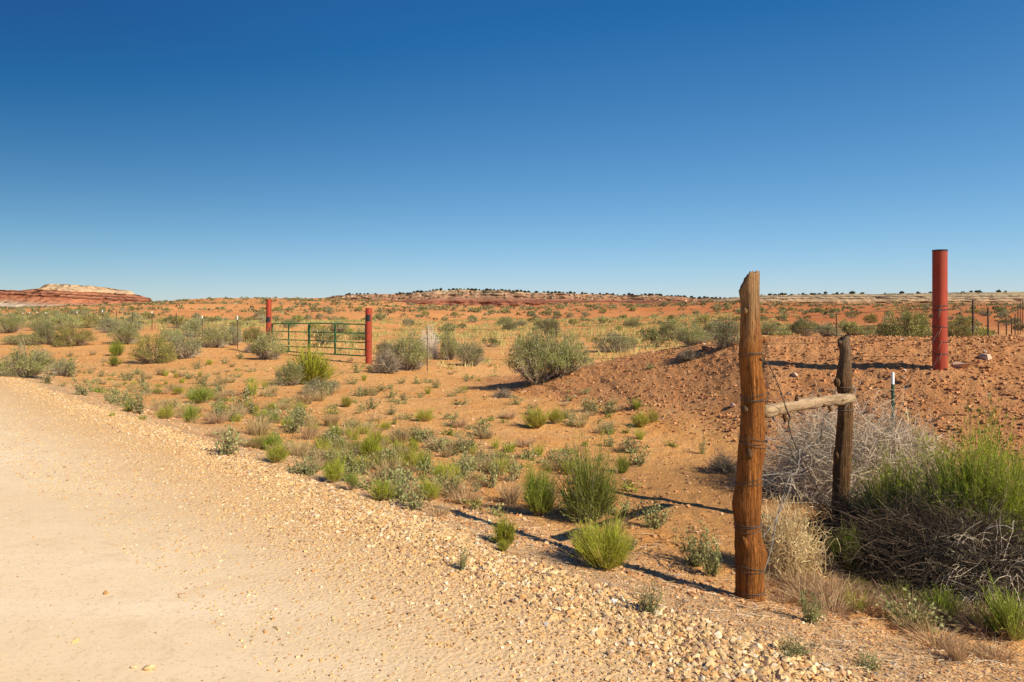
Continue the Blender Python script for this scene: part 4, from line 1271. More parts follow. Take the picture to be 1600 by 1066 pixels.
# ------------------------------------------------------------------ far shrubs
def far_shrubs():
    rng = R(13)
    pts = []
    while len(pts) < 4100:
        a = rng.uniform(-.92, .92); y = math.sqrt(rng.uniform(38 ** 2, 318 ** 2)); x = a * y
        if a > .05 and y < 60 and mound_w(x, y)[0] > .1: continue
        dn = .35 + .65 * float(vnoise(x / 16., y / 12., 81) > .45)
        if a < .2 and 45 < y < 120 and a > -.45: dn *= .45
        if rng.uniform() > dn: continue
        if road_d(x, y) < 9 and y < 80: continue
        pts.append((x, y, (.35 + 1.5 * rng.uniform() ** 1.7) * (1 + .2 * (y > 150))))
    pts.sort(key=lambda p: -p[2] / p[1])
    for x, y, w in pts[:290]:
        z = float(H(x, y))
        place('sage_mid', 'desert_shrub', x, y, z, w, w * rng.uniform(.45, .7), ('small' if w < 1.3 else 'larger') + ' rounded desert shrub ' + ('in the grassy field' if y < 110 else 'on the distant sand hill') + ' ' + ('above the fence left of the gate' if x / y < P2A(415) else 'seen above the gate' if x / y < P2A(580) else 'between gate and tall wooden post' if x / y < P2A(1150) else 'right of the tall wooden post'), 'desert shrub', 'desert shrubs dotting the far sand hills')
    # the rest as one stuff object of leafy tufts
    acc = Acc()
    rest = np.array(pts[290:])
    n = len(rest)
    z = H(rest[:, 0], rest[:, 1])
    L = 18
    i = np.repeat(np.arange(n), L)
    v = sph(rng, n * L, 1.0)
    c0 = np.array([(.20, .19, .08), (.16, .155, .065), (.25, .235, .10), (.13, .12, .05), (.22, .22, .11)])[rng.integers(0, 5, n)]
    C = np.stack([rest[i, 0], rest[i, 1], z[i]], -1) + v * (rest[i, 2] * .42 * rng.uniform(.5, 1, len(i)))[:, None] * np.array([1, 1, .75])
    leaves(acc, C, v + rng.normal(0, .5, v.shape), rest[i, 2] * .34, rest[i, 2] * .12, c0[i] * (1 + rng.normal(0, .2, (len(i), 1))), 5)
    o = link('distant_shrubs', acc.mesh('distant_shrubs', M['foliage']))
    tag(o, 'countless tiny dark shrubs dotting the distant hills', 'shrubs', kind='stuff')
far_shrubs()

# pale grass of the middle field
def field_grass():
    rng = R(14)
    acc = Acc()
    n = 10000
    y = np.sqrt(rng.uniform(24 ** 2, 125 ** 2, n)); a = rng.uniform(-.62, .42, n); x = a * y
    fence = (x + y) > 22.5
    mw, _ = mound_w(x, y)
    right = a > .05
    k = fence & (mw < .15) & (fbm(x / 7., y / 9., 91, 3) > -.12) & ~(right & (y < 24)) & (rng.uniform(0, 1, n) < np.where(a < -.45, .45, 1))
    x, y = x[k], y[k]; n = len(x)
    z = H(x, y)
    hh = rng.uniform(.18, .42, n)
    B = 8
    i = np.repeat(np.arange(n), B); m = n * B
    S = np.stack([x[i] + rng.normal(0, .16, m), y[i] + rng.normal(0, .16, m), z[i]], -1)
    D = unit(np.stack([rng.normal(0, .35, m), rng.normal(0, .35, m), np.ones(m)], -1))
    L = hh[i] * rng.uniform(.5, 1.1, m)
    P = S[:, None] + D[:, None] * L[:, None, None] * np.array([0, .55, 1])[None, :, None]
    tc = np.array([(.48, .38, .14), (.38, .33, .11), (.28, .29, .09), (.54, .42, .18), (.22, .25, .07), (.40, .33, .12)])[rng.integers(0, 6, n)]
    strands(acc, P, np.array([1, .8, .2])[None] * (.009 + .00016 * y[i])[:, None], tc[i] * (1 + rng.normal(0, .15, (m, 1))), 2, 3)
    o = link('field_grass', acc.mesh('field_grass', M['foliage']))
    tag(o, 'thin pale yellow grass covering the flat field behind the fence', 'grass', kind='stuff')
    # litter: twigs and straw on the verge
    acc = Acc()
    n = 2600
    y = 3.2 * (16 / 3.2) ** rng.uniform(0, 1, n); d = rng.uniform(.2, 2.4, n) ; x = 4.4 - y + d * math.sqrt(2)
    extra = rng.uniform(0, 1, n) < .35
    x = np.where(extra, rng.uniform(.45, .8, n) * np.minimum(y, 6), x); y = np.where(extra, np.minimum(y, 6), y)
    k = inview(x, y) & (road_d(x, y) > .15); x, y = x[k], y[k]; n = len(x)
    an = rng.uniform(0, 6.28, n); L = rng.uniform(.03, .16, n)
    s = np.array([-.5, 0, .5])
    X = x[:, None] + np.cos(an)[:, None] * L[:, None] * s; Yy = y[:, None] + np.sin(an)[:, None] * L[:, None] * s + rng.normal(0, .006, (n, 3))
    Z = H(X, Yy, True) + .008 + rng.uniform(0, .012, (n, 3))
    strands(acc, np.stack([X, Yy, Z], -1), np.full((n, 3), .0016), mixc(rng, n, GREYT + DRY), 3, 4)
    o = link('twig_litter', acc.mesh('twig_litter', M['twig']))
    tag(o, 'dry straw and twig litter lying on the verge', 'litter', kind='stuff')
field_grass()

# ------------------------------------------------------------------ junipers along the mesa rims
def junipers():
    rng = R(15)
    vs = []
    for s in range(4):
        a = Acc(); r2 = R(600 + s)
        n = 90
        v = sph(r2, n, .9)
        C = v * np.array([1, 1, .9]) * r2.uniform(.4, 1, (n, 1)) + np.array([0, 0, .55])
        leaves(a, C, v + r2.normal(0, .5, v.shape), r2.uniform(.5, .9, n), np.full(n, .26), mixc(r2, n, [(.055, .07, .03), (.04, .05, .024), (.08, .09, .04)]), s)
        tube(a, [(0, 0, -.6), (0, 0, .6)], [.14, .08], (.12, .08, .05), 5, False)
        vs.append(a.mesh('juniper_tree', M['foliage']))
    i = 0
    for (X, Y, Z), lo, hi, n, lab, grp in (
        (cm, 528, 1150, 200, 'dark juniper tree on the rim of the middle mesa', 'juniper trees along the middle mesa rim'),
        (rm, 1165, 1640, 70, 'dark juniper tree on the right-hand ridge top', 'juniper trees along the right ridge')):
        px = rng.uniform(lo, hi, n)
        sx = 800 + X / Y * F
        for p in px:
            j = int(np.argmin(np.abs(sx - p)))
            if n == 70 and rng.uniform() < .4 and not (1200 < p < 1320): continue
            s = rng.uniform(.55, .95); wd_ = rng.uniform(1.25, 1.5) if i % 2 else rng.uniform(.8, 1.0)
            o = link('juniper_tree', vs[i % 4], loc=(float(X[j]), float(Y[j]) + rng.uniform(.5, 8), float(Z[j]) - .35), rz=rng.uniform(0, 6), scale=(s * wd_, s * wd_, s * rng.uniform(.9, 1.5)))
            tag(o, ('broad ' if i % 2 else 'slim ') + lab + (', left stretch' if p < (840 if n == 200 else 1400) else ', right stretch'), 'juniper', grp); i += 1
    # slope shrubs and pale boulders under the rims (too many and too small to tell apart)
    a = Acc(); b = Acc()
    for (X, Y, Z, nb, nsb) in ((*cm, 500, 420), (*rm, 300, 350)):
        m = nb + nsb
        j = rng.integers(0, len(X), m); f = rng.uniform(2, 26, m)
        x = X[j]; y = Y[j] - f
        z = Z[j] - f * .42 - .5
        pts = np.stack([x, y, z], -1)
        stones(b, pts[:nb], rng.uniform(.3, 1.0, nb) ** 1.5 * 1.3, pal(rng, nb, [(.60, .45, .29), (.50, .34, .2), (.36, .17, .1)]), rng, flat=.9, ico=False)
        L = 16
        i2 = np.repeat(np.arange(nb, m), L); v = sph(rng, len(i2), 1.0)
        leaves(a, pts[i2] + v * .7 + np.array([0, 0, .4]), v, np.full(len(i2), .8), np.full(len(i2), .25), mixc(rng, len(i2), [(.12, .13, .06), (.16, .16, .08)]), 8)
    o = link('slope_scrub', a.mesh('slope_scrub', M['foliage'])); tag(o, 'scrub speckling the slopes of the distant mesas', 'scrub', kind='stuff')
    o = link('slope_rubble', b.mesh('slope_rubble', M['stone'])); tag(o, 'pale rock rubble strewn on the distant mesa slopes', 'rubble', kind='stuff')
junipers()

# ------------------------------------------------------------------ wooden posts
def wood_post(name, label, prof, Y, mat, topcut, seed, k=40, rows=110):
    """prof: list of (py, left px, right px) down the post"""
    py = np.array([p[0] for p in prof], float); l = np.array([p[1] for p in prof], float); r = np.array([p[2] for p in prof], float)
    zz = EYE - (py - HZ) / F * Y
    cx = ((l + r) / 2 - 800) / F * Y; hw = (r - l) / 2 / F * Y
    o_ = np.argsort(zz); zz, cx, hw = zz[o_], cx[o_], hw[o_]
    x0 = cx[0]; z0 = zz[0]
    v = np.linspace(0, 1, rows)
    th = np.linspace(0, 2 * math.pi, k, endpoint=False)
    V, T = np.meshgrid(v, th, indexing='ij')
    rt = hw[-3]
    xt = np.cos(T) * rt
    cap = topcut(xt, np.sin(T) * rt) + .012 * (vnoise(T * 5, T * 0 + seed, seed) - .5) + .02 * (vnoise(T * 13, T * 0, seed + 2) - .5)
    Z = (z0 - .3) + V * (cap - (z0 - .3))
    HWI = np.interp(Z, zz, hw); CXI = np.interp(Z, zz, cx)
    meanr = np.interp(Z, np.linspace(zz[0], zz[-1], 9), np.interp(np.linspace(zz[0], zz[-1], 9), zz, hw))
    cosw = np.abs(np.cos(T)) ** 2
    rad = HWI * cosw + meanr * (1 - cosw)
    rad = rad * (1 + .035 * (vnoise(np.cos(T) * 4 + 9, np.sin(T) * 4 + Z * .6, seed + 3) * 2 - 1) + .03 * (vnoise(np.cos(T) * 12 + 9, np.sin(T) * 12 + 3, seed + 4) * 2 - 1) + .02 * fbm(np.cos(T) * 3 + 9, Z * 14, seed + 6, 3))
    X = CXI + np.cos(T) * rad; Yy = np.sin(T) * rad
    G = np.stack([X - x0, Yy, Z - z0], -1)
    a = Acc()
    idx = np.arange(rows * k).reshape(rows, k)
    q = np.stack([idx[:-1], np.roll(idx[:-1], -1, 1), np.roll(idx[1:], -1, 1), idx[1:]], -1).reshape(-1, 4)
    # top surface rings
    top = G[-1]; cen = top.mean(0)
    ring2 = cen + (top - cen) * .6; ring3 = cen + (top - cen) * .25
    rr = R(seed)
    for rg in (ring2, ring3):
        rg[:, 2] = topcut(rg[:, 0] - (np.interp(zz[-1], zz, cx) - x0), rg[:, 1]) - z0 + rr.uniform(-.014, .012, k)
    ii = np.arange(k); base = rows * k
    vv = np.concatenate([G.reshape(-1, 3), ring2, ring3, cen[None] - np.array([[0, 0, .01]])])
    q2 = [(idx[-1, j], idx[-1, (j + 1) % k], base + (j + 1) % k, base + j) for j in range(k)] + [(base + j, base + (j + 1) % k, base + k + (j + 1) % k, base + k + j) for j in range(k)]
    tr = [(base + k + j, base + k + (j + 1) % k, base + 2 * k) for j in range(k)]
    a.add(vv, quads=np.concatenate([q, np.array(q2)]), tris=tr)
    root = link(name, None, loc=(x0, Y, z0)); root.empty_display_size = .2
    link('shaft', a.mesh('shaft', mat, True, False), parent=root)
    tag(root, label, 'wooden post')
    return root, (x0, Y, z0), (zz, cx, hw)

Y1 = 4.4
prof1 = [(945, 1150, 1195), (935, 1150, 1193), (920, 1150, 1192), (890, 1150, 1193), (875, 1149, 1197), (863, 1150, 1199), (855, 1149, 1196), (840, 1149, 1190), (820, 1149, 1187), (805, 1147, 1188), (790, 1144.5, 1189), (770, 1147, 1190), (755, 1151, 1190), (730, 1152, 1190), (710, 1153, 1194), (700, 1154, 1196.5), (690, 1156, 1193.5), (670, 1157, 1196), (655, 1158, 1194), (640, 1158, 1193), (628, 1159, 1194), (618, 1158.5, 1198), (608, 1158, 1197), (595, 1158, 1193), (575, 1156.5, 1190), (560, 1155, 1190), (545, 1155.5, 1189), (535, 1156, 1191), (528, 1157, 1192.5), (520, 1157, 1188), (490, 1158, 1187), (470, 1157.5, 1186), (455, 1155, 1186), (445, 1155, 1186), (428, 1156, 1186)]
zt1 = EYE - (430 - HZ) / F * Y1
def cut1(x, y):
    # flat jagged top on the right, split away slanting down to the left
    s = np.clip((-.014 - x) / .046, 0, 1)
    return zt1 - s * .105 - .02 * np.clip(y / .06, -1, 1)
post1, p1o, p1p = wood_post('wooden_post', 'tall orange-brown wooden post with splintered top and wire wraps', prof1, Y1, M['wood1'], cut1, 700, k=56, rows=150)
Y2 = 6.4
prof2 = [(806, 1302, 1324), (790, 1300, 1323), (770, 1301, 1325), (750, 1302, 1327), (735, 1302, 1328), (722, 1303.5, 1328.5), (712, 1303, 1329), (700, 1305.5, 1330), (660, 1308.5, 1331.5), (640, 1310, 1332), (618, 1311, 1331.5), (606, 1308, 1331), (597, 1305.5, 1330), (588, 1307, 1330), (575, 1309, 1329.5), (560, 1312, 1329), (548, 1312.5, 1328), (540, 1309.5, 1327.5), (533, 1309, 1327), (524, 1311, 1327)]
zt2 = EYE - (526 - HZ) / F * Y2
def cut2(x, y):
    return zt2 - .02 * np.clip(-x / .04, 0, 1) + .02 * np.clip(x / .05, -1, 0)
post2, p2o, p2p = wood_post('wooden_post', 'shorter dark wooden post standing in the grey dry brush', prof2, Y2, M['wood2'], cut2, 710, k=44, rows=110)

# knot stubs on the posts
def knob(parent, origin, p, r, mat, seed, flat=.5, name='knot'):
    a = Acc(); v = ICO_V.copy()
    # subdivided lump
    rng = R(seed)
    th = np.linspace(0, math.pi, 9); ph = np.linspace(0, 2 * math.pi, 14, endpoint=False)
    T, Pp = np.meshgrid(th, ph, indexing='ij')
    rr = 1 + .25 * (vnoise(np.cos(Pp) * 2 + 5, T * 2 + seed, seed) - .5)
    G = np.stack([np.sin(T) * np.cos(Pp) * rr * r[0], np.sin(T) * np.sin(Pp) * rr * r[1], np.cos(T) * rr * r[2]], -1) + (np.array(p) - np.array(origin))
    idx = np.arange(9 * 14).reshape(9, 14)
    q = np.stack([idx[:-1], np.roll(idx[:-1], -1, 1), np.roll(idx[1:], -1, 1), idx[1:]], -1).reshape(-1, 4)
    a.add(G.reshape(-1, 3), quads=q)
    link(name, a.mesh(name, mat, True, False), parent=parent)
for px, py, r, s in ((1163, 487, (.014, .03, .02), 1), (1164, 640, (.016, .03, .022), 2), (1170, 709, (.02, .035, .03), 3), (1163, 848, (.022, .035, .035), 4), (1192, 530, (.022, .02, .014), 5)):
    knob(post1, p1o, at(px, py, Y1 - .066 if px < 1185 else Y1), tuple(v * 1.15 for v in r), M['wood2'] if s in (2, 3) else M['wood1'], 720 + s)
for px, py, r, s in ((1308, 598, (.03, .03, .045), 6), (1307, 712, (.02, .03, .04), 7), (1312, 535, (.02, .02, .02), 8)):
    knob(post2, p2o, at(px, py, Y2 - .03), r, M['wood2'], 720 + s)

# wraps of wire round a post
def wrap(parent, origin, prof, py, Y, turns, seed, rad=.0019, pad=.003, slope=0.0, mat='wire'):
    rng = R(seed)
    zz, cx, hw = prof
    z = EYE - (py - HZ) / F * Y
    n = 26 * turns
    pts = []
    for i in range(n + 1):
        t = i / n * turns * 2 * math.pi + rng.uniform(0, .02)
        zc = z + (i / n - .5) * .018 * turns + slope * 2.2 * math.cos(t + seed) + .007 * math.sin(t * 1.37 + seed)
        r_ = float(np.interp(zc, zz, hw)) * 1.03 + pad
        rm_ = float(np.interp(zc, np.linspace(zz[0], zz[-1], 9), np.interp(np.linspace(zz[0], zz[-1], 9), zz, hw))) * 1.05 + pad
        c2 = abs(math.cos(t)) ** 2
        r_ = r_ * c2 + rm_ * (1 - c2)
        pts.append((float(np.interp(zc, zz, cx)) + math.cos(t) * r_ - origin[0], math.sin(t) * r_, zc - origin[2]))
    a = Acc(); tube(a, pts, rad, k=5)
    link('wire_wrap', a.mesh('wire_wrap', M[mat], True, False), parent=parent)
    return z
for i, (py, tn) in enumerate(((556, 2), (620, 3), (691, 3), (753, 2), (819, 3), (886, 2), (925, 2))):
    wrap(post1, p1o, p1p, py, Y1, tn, 730 + i, slope=.006 * (-1) ** i)
for i, py in enumerate((604, 640)):
    wrap(post2, p2o, p2p, py, Y2, 1, 740 + i, mat='bwire')

# cross rail
def rail():
    A = at(1192, 644, 4.52); B = at(1331, 622.5, 6.2)
    rng = R(750)
    n = 40; k = 20
    L = (B - A).length
    root = link('cross_rail', None, loc=A); root.empty_display_size = .1
    d = (B - A).normalized(); u = d.cross(Vector((0, 0, 1))).normalized(); w = u.cross(d)
    a = Acc(); vs = []
    for i in range(n):
        t = i / (n - 1)
        c = (B - A) * t + w * .012 * math.sin(t * 3.1)
        r = .040 + .006 * t + .004 * math.sin(t * 17) + .003 * math.sin(t * 41)
        if i in (0, n - 1): r *= .9
        for j in range(k):
            th = 2 * math.pi * j / k
            rr = r * (1 + .06 * (vnoise(np.array(math.cos(th) * 3 + 7), np.array(t * 9 + math.sin(th) * 3), 9) - .5) * 2)
            vs.append(tuple(c + u * math.cos(th) * rr + w * math.sin(th) * rr))
    q = [(i * k + j, i * k + (j + 1) % k, (i + 1) * k + (j + 1) % k, (i + 1) * k + j) for i in range(n - 1) for j in range(k)]
    vs.append((0, 0, 0)); vs.append(tuple(B - A))
    tr = [(n * k, (j + 1) % k, j) for j in range(k)] + [(n * k + 1, (n - 1) * k + j, (n - 1) * k + (j + 1) % k) for j in range(k)]
    a.add(vs, quads=q, tris=tr)
    me = a.mesh('log', M['wood3r'], True, False)
    link('log', me, parent=root)
    for t, ang, ln in ((.30, 1.5, .05), (.52, 1.3, .035), (.18, -1.4, .05), (.66, -1.2, .035), (.55, -.3, .012), (.78, .2, .012), (.33, 2.9, .012)):
        c = (B - A) * t; dirv = (u * math.cos(ang) + w * math.sin(ang))
        b = Acc(); tube(b, [c + dirv * .025, c + dirv * (.042 + ln * .5), c + dirv * (.045 + ln)], [.017, .013, .008], k=8)
        link('branch_stub', b.mesh('branch_stub', M['wood2'], True, False), parent=root)
    tag(root, 'weathered grey log rail bracing the two wooden posts', 'rail')
# rail material: grain runs along the log, so noise is stretched along Y mostly
def mat_rail():
    t = NT('rail_wood')
    rot = t.n('ShaderNodeMapping'); t.t.links.new(t.n('ShaderNodeTexCoord').outputs['Object'], rot.inputs['Vector'])
    rot.inputs['Rotation'].default_value = (0, 0, math.radians(-49.4))
    sc = t.n('ShaderNodeMapping'); t.t.links.new(rot.outputs['Vector'], sc.inputs['Vector']); sc.inputs['Scale'].default_value = (1.6, 30, 30)
    g = t.noise(1.4, 6, .7, sc.outputs['Vector'], .4)
    c = t.mix(t.ramp(g, [(.3, 0.), (.62, 1.)]), (.17, .10, .05), (.47, .33, .185))
    sp = t.noise(14, 3, .6, t.pos(obj=True))
    c = t.mix(t.ramp(sp, [(.30, .85), (.38, 0.)]), c, (.09, .055, .03))
    nm = t.bump(g, 1.0, .02)
    return t.finish(c, rough=.85, normal=nm, spec=.15)
M['wood3r'] = mat_rail()
rail()

# loose wires hanging between the posts
def wire(pts, label, rad=.0024, twist=True, mat='wire', barbs=True, name='barbed_wire', seed=0, cat='wire', group=None):
    pts = [Vector(p) for p in pts]
    # resample with catmull-rom
    out = []
    for i in range(len(pts) - 1):
        p0 = pts[max(i - 1, 0)]; p1 = pts[i]; p2 = pts[i + 1]; p3 = pts[min(i + 2, len(pts) - 1)]
        n = max(3, int((p2 - p1).length / .03)) if (p2 - p1).length < 3 else 12
        for j in range(n):
            t = j / n
            out.append(.5 * ((2 * p1) + (p2 - p0) * t + (2 * p0 - 5 * p1 + 4 * p2 - p3) * t * t + (3 * p1 - p0 - 3 * p2 + p3) * t ** 3))
    out.append(pts[-1])
    o0 = out[0].copy()
    a = Acc()
    if twist:
        for ph in (0, math.pi):
            q = []
            for i, p in enumerate(out):
                t = (out[min(i + 1, len(out) - 1)] - out[max(i - 1, 0)]).normalized()
                u = t.cross(Vector((.3, .2, 1))).normalized(); w = t.cross(u)
                ang = i * 1.3 + ph
                q.append(p + (u * math.cos(ang) + w * math.sin(ang)) * rad * 1.1 - o0)
            tube(a, q, rad, k=4)
    else:
        tube(a, [p - o0 for p in out], rad, k=4)
    if barbs:
        rng = R(seed)
        i = 3
        while i < len(out) - 1:
            t = (out[i + 1] - out[i - 1]).normalized()
            for _ in range(2):
                d = Vector(tuple(rng.normal(size=3))); d = (d - t * d.dot(t)).normalized()
                tube(a, [out[i] - o0 - d * .014, out[i] - o0 + d * .014], rad * .8, k=3)
            i += 4 + int(rng.integers(0, 2))
    o = link(name, a.mesh(name, M[mat], True, False), loc=o0)
    tag(o, label, cat, group)
wire([at(1188, 560, 4.33), at(1202, 572, 4.4), at(1216, 602, 4.45), at(1228, 637, 4.62), at(1233, 652, 4.7)], 'twisted barbed wire slanting from tall post down to the log rail', .0028, seed=1)
wire([at(1229, 640, 4.62), at(1234, 652, 4.68), at(1232, 664, 4.72), at(1240, 690, 4.85), at(1256, 720, 5.0), at(1272, 752, 5.2), at(1286, 778, 5.4), at(1300, 802, 5.6)], 'barbed wire dangling below the log rail into the dry brush', .0030, seed=2)
wire([at(1186, 688, 4.4), at(1202, 686, 4.6), at(1222, 683, 5.0)], 'short barbed wire end poking right from the tall post', .0018, seed=3, mat='bwire')
wire([at(1188, 743, 4.4), at(1212, 741, 4.8), at(1238, 738, 5.4)], 'pale barbed wire running behind the tan tumbleweed', .0018, seed=4, mat='bwire')
wire([at(1164, 922, 4.33), at(1180, 910, 4.32), at(1195, 888, 4.34), at(1204, 860, 4.4), at(1212, 820, 4.5), at(1222, 780, 4.6), at(1234, 745, 4.7), at(1246, 735, 4.8), at(1250, 700, 4.9)], 'grey barbed wire curling up from the tall post foot over the tan tumbleweed', .0026, seed=5, mat='bwire')
wire([at(1191, 840, 4.38), at(1208, 818, 4.45), at(1228, 780, 4.55), at(1238, 750, 4.66)], 'second grey wire strand beside the curling one', .0020, seed=6, mat='bwire')
wire([at(1330, 608, 6.3), at(1338, 604, 6.3), at(1330, 622, 6.25), at(1320, 640, 6.22)], 'pale wire loop hanging from the shorter post over the rail end', .0028, seed=7, mat='bwire', barbs=False)
wire([at(1307, 604, 6.35), at(1302, 622, 6.3), at(1296, 642, 6.2), at(1288, 652, 5.9), at(1284, 672, 5.8), at(1282, 690, 5.8)], 'dark wire hanging left of the shorter post', .0022, seed=8)
wire([at(1258, 690, 5.2), at(1252, 722, 5.15), at(1262, 708, 5.2), at(1268, 694, 5.25)], 'bent loose wire tip between the wooden posts', .0022, seed=9)
wire([at(1330, 770, 6.2), at(1352, 764, 6.3), at(1390, 770, 6.2), at(1440, 776, 5.9)], 'thin pale wire running right from the shorter post through the brush', .0018, seed=10, mat='bwire', barbs=False)

# ------------------------------------------------------------------ red pipe posts
def red_post(name, label, px, Ybase, d, ptop, zbase, band=None, wraps=(), footing=False, capdark=True, loose=False):
    x = (px - 800) / F * Ybase
    zt = EYE - (ptop - HZ) / F * Ybase
    root = link(name, None, loc=(x, Ybase, zbase)); root.empty_display_size = .2
    h = zt - zbase; r = d / 2; k = 40
    a = Acc()
    tube(a, [(0, 0, -.3), (0, 0, h * .3), (0, 0, h * .6), (0, 0, h - .02)], r, k=k, caps=False)
    link('pipe', a.mesh('pipe', M['red'], True, False), parent=root)
    a = Acc()
    # cap: dark flat lid with a small lip
    tube(a, [(0, 0, h - .025), (0, 0, h - .003), (0, 0, h)], [r + .004, r + .004, r - .004], k=k)
    link('cap', a.mesh('cap', M['black'] if capdark else M['red'], False, False), parent=root)
    if band:
        z0 = EYE - (band[0] - HZ) / F * Ybase - zbase; z1 = EYE - (band[1] - HZ) / F * Ybase - zbase
        a = Acc(); n = 14
        ang = np.linspace(math.radians(-150 + band[2]), math.radians(-35 + band[2]), n)
        v = []
        for t in ang:
            v += [(math.cos(t) * (r + .004), math.sin(t) * (r + .004), z0), (math.cos(t) * (r + .004), math.sin(t) * (r + .004), z1)]
        for t in ang:
            v += [(math.cos(t) * (r - .002), math.sin(t) * (r - .002), z0), (math.cos(t) * (r - .002), math.sin(t) * (r - .002), z1)]
        q = [(2 * i, 2 * i + 2, 2 * i + 3, 2 * i + 1) for i in range(n - 1)]
        m = 2 * n
        q += [(2 * i + 1, 2 * i + 3, m + 2 * i + 3, m + 2 * i + 1) for i in range(n - 1)] + [(2 * i, m + 2 * i, m + 2 * i + 2, 2 * i + 2) for i in range(n - 1)]
        q += [(0, 1, m + 1, m), (2 * n - 2, m + 2 * n - 2, m + 2 * n - 1, 2 * n - 1)]
        a.add(v, quads=q)
        link('tape_patch', a.mesh('tape_patch', M['black'], False, False), parent=root)
    rng = R(int(px))
    for j, py in enumerate(wraps):
        z = EYE - (py - HZ) / F * Ybase - zbase
        for t2 in range(2):
            pts = []
            for i in range(31):
                t = i / 30 * 2 * math.pi
                pts.append((math.cos(t) * (r + .004), math.sin(t) * (r + .004), z + .008 * t2 + .008 * math.sin(t + j * 1.7 + t2)))
            a = Acc(); tube(a, pts, .0035, k=5, caps=False)
            link('wire_wrap', a.mesh('wire_wrap', M['wire'], True, False), parent=root)
        if loose:
            a = Acc()
            x0 = -r * .35
            tube(a, [(x0, -r - .006, z + .004), (x0 - .03, -r - .012, z - .03), (x0 - .05, -r - .02, z - .09), (x0 - .075, -r - .02, z - .15)], .0028, k=5)
            link('wire_tail', a.mesh('wire_tail', M['bwire'], True, False), parent=root)
    if footing:
        a = Acc(); n = 36
        th = np.linspace(0, 2 * math.pi, n, endpoint=False)
        rad = .24 * (1 + .3 * vnoise(np.cos(th) * 1.5 + 3, np.sin(th) * 1.5 + 8, 4))
        rows = []
        for rr, zz_ in ((1.05, -.12), (1.0, .02), (.93, .05), (.3, .055)):
            rows.append(np.stack([np.cos(th) * rad * rr + .10, np.sin(th) * rad * rr * .8, np.full(n, zz_) + .01 * vnoise(np.cos(th) * 4, np.sin(th) * 4, 3)], -1))
        G = np.stack(rows); idx = np.arange(4 * n).reshape(4, n)
        q = np.stack([idx[:-1], np.roll(idx[:-1], -1, 1), np.roll(idx[1:], -1, 1), idx[1:]], -1).reshape(-1, 4)
        a.add(G.reshape(-1, 3), quads=q)
        link('concrete_footing', a.mesh('concrete_footing', M['conc'], False, False), parent=root)
    tag(root, label, 'steel post')
    return root

xg, yg = -5.67, 27.0
gl = (-11.75, 33.0)
YR = 11.1
xr = (1468 - 800) / F * YR
zr = EYE - (588 - HZ) / F * YR
red_post('pipe_post', 'tall thick red pipe post standing on the mound', 1468.5, YR, .215, 390.5, zr, wraps=(478, 485, 512, 534, 553), footing=True, loose=True)
gp_r = red_post('pipe_post', 'right red gate post with black tape patch', 576, 27.0, .25, 481.5, float(H(xg, yg)), band=(492, 502, -12), wraps=(520, 534, 549), capdark=False)
gp_l = red_post('pipe_post', 'left red gate post with black tape patch and hinge plate', 420, 33.0, .25, 467.5, float(H(*gl)), band=(495.5, 503.5, -2), wraps=(512, 524), capdark=False)
a = Acc(); box(a, (.16, .02, EYE - (514 - HZ) / F * 33 - gp_l.location.z), (.035, .03, .24))
link('hinge_plate', a.mesh('hinge_plate', M['black'], False, False), parent=gp_l)

# ------------------------------------------------------------------ gate
def gate(label, pA, pB, ptops, rails_l, rails_r, ups, roundA, roundB):
    """pA,pB: (px, Y) ends; rails rows at A and B"""
    A = [at(pA[0], r, pA[1]) for r in rails_l]; B = [at(pB[0], r, pB[1]) for r in rails_r]
    o0 = A[-1].copy(); o0.z = float(H(A[-1].x, A[-1].y))
    root = link('gate_panel', None, loc=o0); root.empty_display_size = .2
    rt = .026
    # outer frame
    c = .10
    a = Acc()
    def bend(P, Q, S, n=5):
        out = []
        for i in range(n + 1):
            t = i / n
            out.append((1 - t) ** 2 * P + 2 * t * (1 - t) * Q + t * t * S)
        return out
    tl, tr_, bl, br = A[0], B[0], A[-1], B[-1]
    ex = (tr_ - tl).normalized()
    dn = Vector((0, 0, -1))
    path = [bl + ex * c]
    if roundA:
        path = bend(bl + ex * c, bl, bl - dn * c) + bend(tl + dn * c, tl, tl + ex * c)
    else:
        path = [bl, bl - dn * .3, tl + dn * .3, tl]
    if roundB:
        path += bend(tr_ - ex * c, tr_, tr_ + dn * c) + bend(br - dn * c, br, br - ex * c)
    else:
        path += [tr_, tr_ + dn * .3, br - dn * .3, br]
    path.append(path[0])
    tube(a, [p - o0 for p in path], rt, k=8, caps=False)
    link('frame', a.mesh('gate_frame', M['green'], True, False), parent=root)
    for i in range(1, len(A) - 1):
        a = Acc(); tube(a, [A[i] - o0, B[i] - o0], rt * .85, k=8)
        link('gate_rail', a.mesh('gate_rail', M['green'], True, False), parent=root)
    for upx in ups:
        # point along the line at that image column
        s = [(t, (tl + (tr_ - tl) * t)) for t in np.linspace(0, 1, 200)]
        t = min(s, key=lambda e: abs(800 + e[1].x / e[1].y * F - upx))[0]
        P = tl + (tr_ - tl) * t; Q = bl + (br - bl) * t
        n = (tr_ - tl).cross(Vector((0, 0, 1))).normalized() * .028
        if n.y > 0: n = -n
        a = Acc(); 
        rot = math.atan2((tr_ - tl).y, (tr_ - tl).x)
        mid = (P + Q) / 2 + n - o0
        box(a, tuple(mid), (.036, .018, (P.z - Q.z) / 2 + .01), rot=rot)
        link('upright', a.mesh('upright', M['green'], False, False), parent=root)
    tag(root, label, 'gate')
gate('shorter left green tube gate panel, partly behind sagebrush', (426, 32.75), (482, 30.35), None, (506, 518, 530.5, 541, 548), (505.5, 519, 532, 542.5, 551.5), (452,), True, False)
